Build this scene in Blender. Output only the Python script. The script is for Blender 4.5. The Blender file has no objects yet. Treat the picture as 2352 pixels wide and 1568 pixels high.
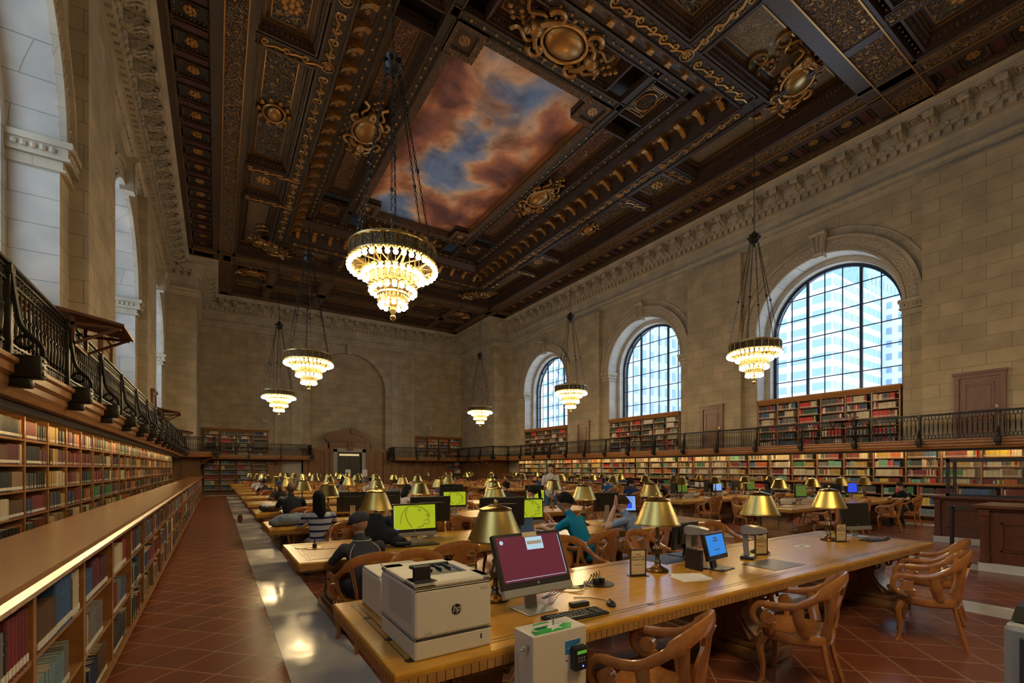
import bpy, math, random
from mathutils import Vector, Matrix
R = random.Random(7)
sc = bpy.context.scene
COL = sc.collection
PI = math.pi
# ---------------------------------------------------------------- camera, world, exposure
FPX, U0, V0 = 1060.0, 1176.0, 1075.0
YAW = math.atan(679 / 1060)
HC = 1.70
cd = bpy.data.cameras.new('camera'); cam = bpy.data.objects.new('camera', cd); COL.objects.link(cam)
cam.location = (0, 0, HC); cam.rotation_euler = (PI / 2, 0, -YAW)
cd.sensor_width = 36; cd.lens = FPX / 2352 * 36; cd.shift_y = (V0 - 784) / 2352; cd.clip_end = 400; cd.clip_start = .05
sc.camera = cam
w = bpy.data.worlds.new('world'); sc.world = w; w.use_nodes = True
bg = w.node_tree.nodes['Background']; bg.inputs[0].default_value = (.64, .81, 1, 1); bg.inputs[1].default_value = 2.35
vs = sc.view_settings; vs.view_transform = 'Standard'; vs.look = 'None'; vs.exposure = 0.74; vs.gamma = 1; vs.use_curve_mapping = False
cy = sc.cycles
cy.max_bounces = 4; cy.diffuse_bounces = 3; cy.glossy_bounces = 2; cy.transmission_bounces = 3; cy.transparent_max_bounces = 6
cy.caustics_reflective = False; cy.caustics_refractive = False; cy.sample_clamp_indirect = 3; cy.blur_glossy = 1.0
cy.use_denoising = True; cy.use_adaptive_sampling = True; cy.adaptive_threshold = .04
# window portals: real daylight comes through these openings
WINY = (-.38, 9.27, 18.92, 28.57)
XL, XR, XC = -2.5, 21.3, 9.4
def portal(x, y, rz):
    l = bpy.data.lights.new('window_portal', 'AREA'); l.shape = 'RECTANGLE'; l.size = 4.9; l.size_y = 5.7
    l.cycles.is_portal = True
    o = bpy.data.objects.new('window_portal', l); COL.objects.link(o); o.location = (x, y, 7.6)
    o.rotation_euler = (PI / 2, 0, rz)
for y_ in WINY:
    portal(XR + 1.25, y_, PI / 2); portal(XL - 1.25, y_, -PI / 2)
# ---------------------------------------------------------------- materials
def mat(name, col=(.5, .5, .5), rough=.5, metal=0., emit=None, es=1., coat=0., spec=None):
    m = bpy.data.materials.new(name); m.use_nodes = True
    b = m.node_tree.nodes['Principled BSDF']
    b.inputs['Base Color'].default_value = (*col, 1); b.inputs['Roughness'].default_value = rough
    b.inputs['Metallic'].default_value = metal
    if spec is not None: b.inputs['Specular IOR Level'].default_value = spec
    if coat: b.inputs['Coat Weight'].default_value = coat; b.inputs['Coat Roughness'].default_value = .12
    if emit: b.inputs['Emission Color'].default_value = (*emit, 1); b.inputs['Emission Strength'].default_value = es
    return m
class N:
    """tiny node-graph helper on a material's tree"""
    def __init__(s, m): s.m = m; s.t = m.node_tree; s.b = s.t.nodes['Principled BSDF']
    def n(s, typ, **k):
        x = s.t.nodes.new(typ)
        for a, v in k.items():
            if a.startswith('i_'): x.inputs[int(a[2:])].default_value = v
            else: setattr(x, a, v)
        return x
    def l(s, a, ao, b, bi): s.t.links.new(a.outputs[ao], b.inputs[bi])
    def ramp(s, stops, interp='LINEAR'):
        x = s.t.nodes.new('ShaderNodeValToRGB'); cr = x.color_ramp; cr.interpolation = interp
        while len(cr.elements) < len(stops): cr.elements.new(.5)
        for e, (p, c) in zip(cr.elements, stops): e.position = p; e.color = (*c, 1)
        return x
    def coords(s, scale=(1, 1, 1), kind='Object', rot=(0, 0, 0)):
        tc = s.n('ShaderNodeTexCoord'); mp = s.n('ShaderNodeMapping')
        mp.inputs['Scale'].default_value = scale; mp.inputs['Rotation'].default_value = rot
        s.l(tc, kind, mp, 0); return mp
    def bump(s, src, so, strength=.3, dist=.02):
        b = s.n('ShaderNodeBump'); b.inputs['Strength'].default_value = strength; b.inputs['Distance'].default_value = dist
        s.l(src, so, b, 'Height'); s.t.links.new(b.outputs[0], s.b.inputs['Normal']); return b
def wood(name, c1, c2, rough=.35, scale=(2, 2, 14), coat=0., kind='Object', bump=.08):
    m = mat(name, c1, rough, coat=coat); g = N(m)
    mp = g.coords(scale, kind); no = g.n('ShaderNodeTexNoise'); no.inputs['Scale'].default_value = 3; no.inputs['Detail'].default_value = 5
    no.inputs['Distortion'].default_value = .6
    g.l(mp, 0, no, 'Vector'); r = g.ramp([(.3, c1), (.7, c2)]); g.l(no, 0, r, 0); g.l(r, 0, g.b, 'Base Color')
    if bump: g.bump(no, 0, bump, .01)
    return m
def stone(name, c1, c2, mortar, bw=1.15, bh=.46, off=(0, 0)):
    m = mat(name, c1, .75, spec=.25); g = N(m)
    geo = g.n('ShaderNodeNewGeometry'); sp = g.n('ShaderNodeSeparateXYZ'); g.l(geo, 'Position', sp, 0)
    ad = g.n('ShaderNodeMath', operation='ADD'); g.l(sp, 0, ad, 0); g.l(sp, 1, ad, 1)
    cb = g.n('ShaderNodeCombineXYZ'); g.l(ad, 0, cb, 0); g.l(sp, 2, cb, 1)
    br = g.n('ShaderNodeTexBrick'); br.inputs['Scale'].default_value = 1; br.inputs['Brick Width'].default_value = bw
    br.inputs['Row Height'].default_value = bh; br.inputs['Mortar Size'].default_value = .008; br.inputs['Mortar Smooth'].default_value = .2
    br.inputs['Bias'].default_value = -.2
    br.inputs['Color1'].default_value = (*c1, 1); br.inputs['Color2'].default_value = (*c2, 1); br.inputs['Mortar'].default_value = (*mortar, 1)
    g.l(cb, 0, br, 'Vector')
    no = g.n('ShaderNodeTexNoise'); no.inputs['Scale'].default_value = 1.3; no.inputs['Detail'].default_value = 6; g.l(geo, 'Position', no, 'Vector')
    rp = g.ramp([(.3, (.78, .78, .78)), (.7, (1.1, 1.08, 1.04))]); g.l(no, 0, rp, 0)
    mx = g.n('ShaderNodeMixRGB', blend_type='MULTIPLY'); mx.inputs[0].default_value = 1; g.l(br, 'Color', mx, 1); g.l(rp, 0, mx, 2)
    g.l(mx, 0, g.b, 'Base Color'); g.bump(br, 'Fac', .35, -.01)
    return m
def ornament(name, dark, gold, scale=4., amount=.5, rough=.38, metal=.55, dist=.05, kind='Object'):
    """carved gilt foliage: curling relief picked out in worn gold over a dark ground"""
    m = mat(name, dark, rough); g = N(m)
    mp = g.coords((1, 1, 1), kind); no = g.n('ShaderNodeTexNoise'); no.inputs['Scale'].default_value = scale * .8; no.inputs['Detail'].default_value = 1
    g.l(mp, 0, no, 'Vector')
    mxv = g.n('ShaderNodeMixRGB'); mxv.inputs[0].default_value = .22; g.l(mp, 0, mxv, 1); g.l(no, 'Color', mxv, 2)
    vo = g.n('ShaderNodeTexVoronoi', feature='F1'); vo.inputs['Scale'].default_value = scale; g.l(mxv, 0, vo, 'Vector')
    wv = g.n('ShaderNodeMath', operation='MULTIPLY'); wv.inputs[1].default_value = 22; g.l(vo, 'Distance', wv, 0)
    sn = g.n('ShaderNodeMath', operation='SINE'); g.l(wv, 0, sn, 0)
    r = g.ramp([(.0, dark), (1 - amount, dark), (min(1, 1 - amount + .25), gold)]);
    mr = g.n('ShaderNodeMapRange'); mr.inputs[1].default_value = -1; g.l(sn, 0, mr, 0)
    g.l(mr, 0, r, 0); g.l(r, 0, g.b, 'Base Color')
    mm = g.ramp([(1 - amount, (0, 0, 0)), (min(1, 1 - amount + .25), (metal,) * 3)]); g.l(mr, 0, mm, 0); g.l(mm, 0, g.b, 'Metallic')
    g.bump(mr, 0, .8, dist)
    return m
ST = stone('limestone', (.44, .36, .25), (.36, .30, .21), (.22, .18, .12))
STP = stone('limestone_smooth', (.46, .40, .30), (.42, .36, .27), (.34, .29, .21), 1.4, .5)
STR = stone('limestone_reveal', (.50, .47, .42), (.45, .43, .39), (.26, .25, .22), 2.2, .52)
STC = mat('carved_stone', (.40, .34, .25), .8); _g = N(STC); _m = _g.coords((1, 1, 1)); _v = _g.n('ShaderNodeTexVoronoi'); _v.inputs['Scale'].default_value = 9
_g.l(_m, 0, _v, 'Vector'); _g.bump(_v, 0, .9, .04)
OAKT = wood('oak_tabletop', (.62, .31, .032), (.48, .225, .024), .25, (2.2, 9, 4), coat=.2, bump=0)
OAKE = wood('oak_table_edge', (.33, .165, .045), (.42, .22, .06), .3, (3, 12, 10))
OAKD = wood('oak_carved_dark', (.17, .08, .026), (.27, .135, .045), .42, (6, 6, 6), bump=.5)
OAKC = wood('oak_chair', (.43, .17, .042), (.30, .11, .028), .26, (5, 5, 2), coat=.25)
OAKS = wood('oak_shelf', (.34, .15, .045), (.24, .10, .03), .4, (3, 2, 8))
OAKP = wood('oak_panelling', (.25, .115, .038), (.17, .076, .026), .42, (4, 4, 1.5))
OAKL = wood('oak_ledge', (.36, .16, .045), (.27, .115, .033), .22, (2.5, 1.2, 2), coat=.12, bump=0)
MAHO = wood('mahogany_door', (.20, .085, .040), (.14, .060, .030), .4, (4, 4, 1.2))
MAHD = wood('desk_mahogany', (.15, .052, .022), (.09, .032, .014), .28, (4, 4, 1.5), coat=.3)
INK = mat('dark_inlay', (.035, .018, .008), .35)
CEIL = wood('ceiling_wood', (.060, .030, .015), (.040, .020, .011), .45, (3, 3, 3))
CEILB = wood('ceiling_bead_wood', (.030, .022, .014), (.022, .016, .010), .5, (3, 3, 3))
SLATE = mat('ceiling_slate_field', (.020, .022, .023), .6)
MAR = mat('ceiling_maroon', (.065, .016, .014), .6)
GOLD = mat('dull_gold', (.42, .22, .065), .36, .75)
GOLDB = mat('bright_gold', (.36, .23, .09), .3, .85)
ORN = ornament('gilt_foliage', (.034, .018, .009), (.34, .18, .058), 5.5, .5)
ORNR = ornament('red_gilt_foliage', (.09, .03, .015), (.30, .14, .045), 5, .45)
ORNG = ornament('grey_gilt_foliage', (.036, .034, .027), (.30, .18, .065), 4.5, .42)
ORNF = ornament('fine_gilt', (.04, .02, .01), (.36, .19, .065), 12, .45, dist=.02)
DIAP = ornament('gold_diaper_mosaic', (.15, .10, .048), (.30, .20, .085), 7, .3, .4, .5, .01)
IRON = mat('dark_bronze_iron', (.030, .028, .024), .38, .7)
BRASS = mat('lamp_brass', (.46, .33, .10), .27, 1.); _g = N(BRASS)
_g.b.inputs['Anisotropic'].default_value = .85; _tn = _g.n('ShaderNodeTangent', direction_type='RADIAL', axis='Z'); _g.t.links.new(_tn.outputs[0], _g.b.inputs['Tangent'])
BRONZE = mat('lamp_bronze', (.115, .075, .040), .32, .9)
GILT = mat('chandelier_gilt', (.42, .30, .12), .33, .9)
GILTD = ornament('chandelier_pierced_band', (.028, .022, .014), (.42, .30, .12), 16, .5, .35, .9, .02)
BULB = mat('frosted_bulb', (1, .9, .7), .4, emit=(1, .74, .36), es=46)
LAMPB = mat('desk_lamp_bulb', (1, .9, .7), .4, emit=(1, .62, .22), es=28)
TUBE = mat('shelf_light_tube', (1, .95, .85), .4, emit=(1, .68, .28), es=15)
BLK = mat('black_plastic', (.014, .014, .015), .38)
BLKM = mat('black_rubber', (.02, .02, .021), .7)
DGR = mat('dark_grey_plastic', (.045, .046, .047), .45)
SILV = mat('silver_plastic', (.34, .33, .31), .35, .4)
WHT = mat('printer_white', (.62, .57, .46), .45)
WHT2 = mat('off_white_panel', (.50, .46, .38), .5)
PAPER = mat('white_paper', (.70, .67, .62), .8)
CREAM = mat('cream_card', (.58, .47, .28), .7)
DARKIN = mat('printer_tray_dark', (.02, .03, .05), .4)
MARBLE = mat('marble_band', (.60, .57, .50), .16); _g = N(MARBLE); _m = _g.coords((1, 1, 1)); _n = _g.n('ShaderNodeTexNoise'); _n.inputs['Scale'].default_value = 2.2; _n.inputs['Detail'].default_value = 9
_g.l(_m, 0, _n, 'Vector'); _r = _g.ramp([(.3, (.52, .50, .45)), (.7, (.68, .65, .58))]); _g.l(_n, 0, _r, 0); _g.l(_r, 0, _g.b, 'Base Color')
_r2 = _g.ramp([(.35, (.10,) * 3), (.7, (.30,) * 3)]); _g.l(_n, 0, _r2, 0); _g.l(_r2, 0, _g.b, 'Roughness')
# terracotta paving laid on the diagonal
TILE = mat('terracotta_tile', (.2, .06, .03), .25); _g = N(TILE)
_m = _g.coords((1, 1, 1), 'Object', (0, 0, PI / 4)); _b = _g.n('ShaderNodeTexBrick'); _b.offset = 0.0
for k_, v_ in (('Scale', 1), ('Brick Width', .40), ('Row Height', .40), ('Mortar Size', .009), ('Bias', -.1)): _b.inputs[k_].default_value = v_
_b.inputs['Color1'].default_value = (.235, .066, .030, 1); _b.inputs['Color2'].default_value = (.165, .050, .027, 1); _b.inputs['Mortar'].default_value = (.34, .19, .11, 1)
_g.l(_m, 0, _b, 'Vector'); _n = _g.n('ShaderNodeTexNoise'); _n.inputs['Scale'].default_value = 3.1; _n.inputs['Detail'].default_value = 3; _g.l(_m, 0, _n, 'Vector')
_r = _g.ramp([(.3, (.95,) * 3), (.7, (1.05,) * 3)]); _g.l(_n, 0, _r, 0)
_x = _g.n('ShaderNodeMixRGB', blend_type='MULTIPLY'); _x.inputs[0].default_value = 1; _g.l(_b, 'Color', _x, 1); _g.l(_r, 0, _x, 2); _g.l(_x, 0, _g.b, 'Base Color')
_g.b.inputs['Roughness'].default_value = .27; _g.bump(_b, 'Fac', .2, -.006)
# window glass
GLASS = bpy.data.materials.new('window_glass'); GLASS.use_nodes = True; _t = GLASS.node_tree; _t.nodes.clear()
_o = _t.nodes.new('ShaderNodeOutputMaterial'); _mx = _t.nodes.new('ShaderNodeMixShader'); _tr = _t.nodes.new('ShaderNodeBsdfTransparent'); _gl = _t.nodes.new('ShaderNodeBsdfGlossy')
_gl.inputs['Roughness'].default_value = .05; _tr.inputs[0].default_value = (.94, .97, 1, 1); _mx.inputs[0].default_value = .08
_t.links.new(_tr.outputs[0], _mx.inputs[1]); _t.links.new(_gl.outputs[0], _mx.inputs[2]); _t.links.new(_mx.outputs[0], _o.inputs[0])
# painted sky on the ceiling canvas
SKY = mat('painted_sky_canvas', (.3, .3, .35), .8); _g = N(SKY)
_m = _g.coords((1, 1, 1)); _n = _g.n('ShaderNodeTexNoise'); _n.inputs['Scale'].default_value = .34; _n.inputs['Detail'].default_value = 7; _n.inputs['Roughness'].default_value = .52; _n.inputs['Distortion'].default_value = .3
_g.l(_m, 0, _n, 'Vector')
_sp = _g.n('ShaderNodeSeparateXYZ'); _g.l(_m, 0, _sp, 0)
_d1 = _g.n('ShaderNodeMath', operation='MULTIPLY_ADD'); _d1.inputs[1].default_value = -.20; _g.l(_sp, 1, _d1, 0); _d1.inputs[2].default_value = 13.0  # centre line of the blue rift
_d2 = _g.n('ShaderNodeMath', operation='SUBTRACT'); _g.l(_sp, 0, _d2, 0); _g.l(_d1, 0, _d2, 1)
_d3 = _g.n('ShaderNodeMath', operation='ABSOLUTE'); _g.l(_d2, 0, _d3, 0)
_d4 = _g.n('ShaderNodeMapRange'); _d4.inputs[1].default_value = 0; _d4.inputs[2].default_value = 2.4; _d4.inputs[3].default_value = .115; _d4.inputs[4].default_value = -.10; _g.l(_d3, 0, _d4, 0)
_n2 = _g.n('ShaderNodeMath', operation='ADD'); _g.l(_n, 0, _n2, 0); _g.l(_d4, 0, _n2, 1)
_r = _g.ramp([(.30, (.16, .075, .065)), (.39, (.34, .14, .10)), (.46, (.55, .25, .13)), (.52, (.72, .50, .33)), (.575, (.38, .42, .52)), (.65, (.19, .31, .56))])
_g.l(_n2, 0, _r, 0)
_n3 = _g.n('ShaderNodeTexNoise'); _n3.inputs['Scale'].default_value = .75; _n3.inputs['Detail'].default_value = 8; _n3.inputs['Distortion'].default_value = .5; _g.l(_m, 0, _n3, 'Vector')
_r3 = _g.ramp([(.35, (.55, .50, .60)), (.5, (1.15, 1.08, 1.05)), (.68, (1.7, 1.5, 1.35))]); _g.l(_n3, 0, _r3, 0)
_x = _g.n('ShaderNodeMixRGB', blend_type='MULTIPLY'); _x.inputs[0].default_value = .85; _g.l(_r, 0, _x, 1); _g.l(_r3, 0, _x, 2); _g.l(_x, 0, _g.b, 'Base Color')
# book cloth: colour stored per book
BOOK = mat('book_cloth', (.2, .1, .1), .55); _g = N(BOOK); _a = _g.n('ShaderNodeAttribute'); _a.attribute_name = 'col'; _g.l(_a, 'Color', _g.b, 'Base Color')
PAGES = mat('book_pages', (.52, .43, .30), .8)
STICK = mat('call_number_sticker', (.68, .64, .56), .7)
# ---------------------------------------------------------------- mesh building
class M:
    def __init__(s): s.v = []; s.f = []; s.mi = []; s.c = None
    def quad(s, a, b, c, d, m=0):
        i = len(s.v); s.v += [a, b, c, d]; s.f.append((i, i + 1, i + 2, i + 3)); s.mi.append(m)
    def poly(s, pts, m=0):
        i = len(s.v); s.v += list(pts); s.f.append(tuple(range(i, i + len(pts)))); s.mi.append(m)
    def box(s, x0, x1, y0, y1, z0, z1, m=0, T=None):
        i = len(s.v); p = [(x, y, z) for z in (z0, z1) for y in (y0, y1) for x in (x0, x1)]
        if T is not None: p = [tuple(T @ Vector(q)) for q in p]
        s.v += p
        for f in ((0, 2, 3, 1), (4, 5, 7, 6), (0, 1, 5, 4), (2, 6, 7, 3), (0, 4, 6, 2), (1, 3, 7, 5)):
            s.f.append(tuple(i + k for k in f)); s.mi.append(m)
        return s
    def rbox(s, x0, x1, y0, y1, z0, z1, r=.01, m=0, T=None):
        """box with bevelled edges (chamfer)"""
        b = bmesh_box(x0, x1, y0, y1, z0, z1, r)
        i = len(s.v); s.v += [tuple(T @ Vector(q)) if T is not None else q for q in b[0]]
        for f in b[1]: s.f.append(tuple(i + k for k in f)); s.mi.append(m)
        return s
    def rings(s, rings, m=0, cap=True, close=True):
        i = len(s.v); n = len(rings[0])
        for r in rings: s.v += [tuple(p) for p in r]
        for a in range(len(rings) - 1):
            for b in range(n if close else n - 1):
                c = (b + 1) % n
                s.f.append((i + a * n + b, i + a * n + c, i + (a + 1) * n + c, i + (a + 1) * n + b)); s.mi.append(m)
        if cap and close:
            s.f.append(tuple(i + k for k in reversed(range(n)))); s.mi.append(m)
            j = i + (len(rings) - 1) * n; s.f.append(tuple(j + k for k in range(n))); s.mi.append(m)
        return s
    def lathe(s, prof, o=(0, 0, 0), n=16, m=0, cap=True, sx=1, sy=1):
        return s.rings([[(o[0] + r * math.cos(2 * PI * k / n) * sx, o[1] + r * math.sin(2 * PI * k / n) * sy, o[2] + z) for k in range(n)] for r, z in prof], m, cap)
    def ball(s, o, r, n=10, m=0, sx=1, sy=1, sz=1):
        h = max(4, n // 2)
        return s.rings([[(o[0] + r * sx * math.sin(PI * a / h if 0 < a < h else (.02 if a == 0 else PI - .02)) * math.cos(2 * PI * k / n), o[1] + r * sy * math.sin(PI * a / h if 0 < a < h else .02) * math.sin(2 * PI * k / n), o[2] - r * sz * math.cos(PI * a / h)) for k in range(n)] for a in range(h + 1)], m)
    def tube(s, pts, r, n=6, m=0, cap=True, flat=1., up=None, closed=False):
        """sweep an ellipse along pts; r a number or list; flat scales the second axis"""
        P = [Vector(p) for p in pts]; L = len(P); rs = r if isinstance(r, (list, tuple)) else [r] * L
        rings = []; prev = None
        for k in range(L):
            if closed: t = P[(k + 1) % L] - P[k - 1]
            else: t = P[min(k + 1, L - 1)] - P[max(k - 1, 0)]
            t.normalize()
            if up is not None: u = Vector(up)
            elif prev is not None: u = prev
            else: u = Vector((0, 0, 1)) if abs(t.z) < .9 else Vector((1, 0, 0))
            a = t.cross(u)
            if a.length < 1e-5: a = t.orthogonal()
            a.normalize(); b = a.cross(t).normalized(); prev = b
            rr = rs[k]; ra, rb = (rr if isinstance(rr, (list, tuple)) else (rr, rr * flat))
            rings.append([tuple(P[k] + a * math.cos(2 * PI * (j + .5) / n) * ra + b * math.sin(2 * PI * (j + .5) / n) * rb) for j in range(n)])
        if closed: rings.append(rings[0]); cap = False
        return s.rings(rings, m, cap)
    def prism(s, pts, d, T, m=0):
        """2-D outline extruded by d along local z, placed by matrix T"""
        n = len(pts); i = len(s.v)
        for z in (0, d): s.v += [tuple(T @ Vector((x, y, z))) for x, y in pts]
        s.f.append(tuple(i + k for k in reversed(range(n)))); s.mi.append(m)
        s.f.append(tuple(i + n + k for k in range(n))); s.mi.append(m)
        for k in range(n): s.f.append((i + k, i + (k + 1) % n, i + n + (k + 1) % n, i + n + k)); s.mi.append(m)
        return s
    def add(s, o, T=None, m=None):
        i = len(s.v); s.v += [tuple(T @ Vector(q)) for q in o.v] if T is not None else o.v
        s.f += [tuple(i + k for k in f) for f in o.f]; s.mi += (o.mi if m is None else [m] * len(o.mi))
        return s
    def mesh(s, name, mats, smooth=False, ang=40):
        me = bpy.data.meshes.new(name); me.from_pydata(s.v, [], s.f)
        for q in (mats if isinstance(mats, (list, tuple)) else [mats]): me.materials.append(q)
        if any(s.mi): me.polygons.foreach_set('material_index', s.mi)
        if smooth:
            me.polygons.foreach_set('use_smooth', [True] * len(me.polygons)); me.set_sharp_from_angle(angle=math.radians(ang))
        me.update(); return me
    def obj(s, name, mats, parent=None, smooth=False, loc=(0, 0, 0), rz=0, ang=40, label=None):
        o = bpy.data.objects.new(name, s.mesh(name, mats, smooth, ang)); COL.objects.link(o)
        o.location = loc; o.rotation_euler = (0, 0, rz)
        if parent: o.parent = parent
        if label: o['label'] = label
        return o
def bmesh_box(x0, x1, y0, y1, z0, z1, r):
    import bmesh
    b = bmesh.new(); bmesh.ops.create_cube(b, size=1)
    for v in b.verts: v.co = Vector(((x0 + x1) / 2 + v.co.x * (x1 - x0), (y0 + y1) / 2 + v.co.y * (y1 - y0), (z0 + z1) / 2 + v.co.z * (z1 - z0)))
    bmesh.ops.bevel(b, geom=b.edges[:], offset=r, segments=2, affect='EDGES', profile=.5)
    b.verts.index_update(); out = ([tuple(v.co) for v in b.verts], [tuple(v.index for v in f.verts) for f in b.faces]); b.free(); return out
def TM(x=0, y=0, z=0, rz=0, rx=0, ry=0, s=1):
    return Matrix.Translation((x, y, z)) @ Matrix.Rotation(rz, 4, 'Z') @ Matrix.Rotation(ry, 4, 'Y') @ Matrix.Rotation(rx, 4, 'X') @ Matrix.Scale(s, 4)
def thing(name, label, cat, loc=(0, 0, 0), rz=0, group=None):
    o = bpy.data.objects.new(name, None); COL.objects.link(o); o.empty_display_size = .1
    o.location = loc; o.rotation_euler = (0, 0, rz); return tag(o, label, cat, group)
def tag(o, label, cat, group=None):
    o['label'] = label; o['category'] = cat
    if group: o['group'] = group
    return o
def struct(o): o['kind'] = 'structure'; return o
def sroot(name):
    o = bpy.data.objects.new(name, None); COL.objects.link(o); return struct(o)
def dup(root, loc, rz=0, label=None, group=None, skip=()):
    r = root.copy(); COL.objects.link(r); r.location = loc; r.rotation_euler = (0, 0, rz)
    if label: r['label'] = label
    if group: r['group'] = group
    for ch in root.children:
        if ch.name.split('.')[0] in skip: continue
        c = ch.copy(); COL.objects.link(c); c.parent = r
        for g_ in ch.children:
            d = g_.copy(); COL.objects.link(d); d.parent = c
    return r
def bez(P, n=8):
    """Catmull-Rom through points"""
    P = [Vector(p) for p in P]; Q = [P[0] * 2 - P[1]] + P + [P[-1] * 2 - P[-2]]; out = []
    for i in range(1, len(Q) - 2):
        a, b, c, d = Q[i - 1:i + 3]
        for k in range(n):
            t = k / n; out.append(.5 * ((2 * b) + (c - a) * t + (2 * a - 5 * b + 4 * c - d) * t * t + (3 * b - a - 3 * c + d) * t ** 3))
    out.append(P[-1]); return out
def text(s, size, parent, loc, rot, m, name='lettering', align='CENTER', shear=0, bold=0.):
    c = bpy.data.curves.new(name, 'FONT'); c.body = s; c.size = size; c.align_x = align; c.shear = shear; c.offset = bold * size; c.space_line = .95
    c.resolution_u = 3
    o = bpy.data.objects.new(name, c); COL.objects.link(o); dg = bpy.context.evaluated_depsgraph_get()
    me = bpy.data.meshes.new_from_object(o.evaluated_get(dg)); bpy.data.objects.remove(o); bpy.data.curves.remove(c)
    me.materials.clear(); me.materials.append(m)
    o = bpy.data.objects.new(name, me); COL.objects.link(o); o.parent = parent; o.location = loc; o.rotation_euler = rot; return o
ORD = ['first', 'second', 'third', 'fourth', 'fifth', 'sixth', 'seventh', 'eighth', 'ninth', 'tenth', 'eleventh', 'twelfth', 'thirteenth', 'fourteenth', 'fifteenth', 'sixteenth', 'seventeenth', 'eighteenth', 'nineteenth', 'twentieth'] + ['twenty-' + q for q in ('first', 'second', 'third', 'fourth', 'fifth', 'sixth', 'seventh', 'eighth', 'ninth')] + ['thirtieth'] + ['thirty-' + q for q in ('first', 'second', 'third', 'fourth', 'fifth', 'sixth', 'seventh', 'eighth', 'ninth')]
# ================================================================ THE ROOM
YN, YF = -7.0, 40.1
ZC = 14.12
HB = 2.62          # balcony floor level
# ---- floor
f = M(); f.box(-3.6, 22.4, YN, YF + .3, -.3, 0); struct(f.obj('floor', TILE))
f = M()
for x0, x1 in ((.5, 1.1), (7.5, 8.1), (10.7, 11.3), (17.7, 18.3)): f.box(x0, x1, -1.0, 33.5, .0, .004)
f.box(-.7, 19.4, 33.5, 34.4, 0, .004)
f.box(1.1, 7.5, -1, -.6, 0, .004); f.box(11.3, 17.7, -1, -.6, 0, .004)
struct(f.obj('floor', MARBLE))
# ---- side walls with arched windows
RO, RI, ZS, ZB = 2.72, 2.50, 7.86, 4.78     # outer / inner half-width, springing, sill
def arch_face(m, x, y0, y1, z0, z1, yc, r, zs, zb, mi=0, n=28, axis='x'):
    P = (lambda y, z: (x, y, z)) if axis == 'x' else (lambda y, z: (y, x, z))
    m.quad(P(y0, z0), P(yc - r, z0), P(yc - r, z1), P(y0, z1), mi); m.quad(P(yc + r, z0), P(y1, z0), P(y1, z1), P(yc + r, z1), mi)
    if zb > z0: m.quad(P(yc - r, z0), P(yc + r, z0), P(yc + r, zb), P(yc - r, zb), mi)
    for k in range(n):
        a0, a1 = PI - PI * k / n, PI - PI * (k + 1) / n
        m.quad(P(yc + r * math.cos(a0), zs + r * math.sin(a0)), P(yc + r * math.cos(a1), zs + r * math.sin(a1)), P(yc + r * math.cos(a1), z1), P(yc + r * math.cos(a0), z1), mi)
def arch_line(yc, r, zs, zb, n=28):
    return [(yc - r, zb)] + [(yc + r * math.cos(PI - PI * k / n), zs + r * math.sin(PI - PI * k / n)) for k in range(n + 1)] + [(yc + r, zb)]
def arch_tunnel(m, xa, xb, yc, r, zs, zb, mi=0, axis='x'):
    L = arch_line(yc, r, zs, zb)
    P = (lambda x, y, z: (x, y, z)) if axis == 'x' else (lambda x, y, z: (y, x, z))
    for (a, b), (c, d) in zip(L, L[1:]): m.quad(P(xa, a, b), P(xb, a, b), P(xb, c, d), P(xa, c, d), mi)
    m.quad(P(xa, yc - r, zb), P(xa, yc + r, zb), P(xb, yc + r, zb), P(xb, yc - r, zb), mi)
def molding_arc(m, x0, x1, yc, r0, r1, zs, mi=0, a0=0., a1=PI, n=32, axis='x'):
    P = (lambda x, y, z: (x, y, z)) if axis == 'x' else (lambda x, y, z: (y, x, z))
    R4 = []
    for k in range(n + 1):
        a = a1 + (a0 - a1) * k / n; c, s = math.cos(a), math.sin(a)
        R4.append([P(x0, yc + r0 * c, zs + r0 * s), P(x0, yc + r1 * c, zs + r1 * s), P(x1, yc + r1 * c, zs + r1 * s), P(x1, yc + r0 * c, zs + r0 * s)])
    m.rings(R4, mi)
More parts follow.
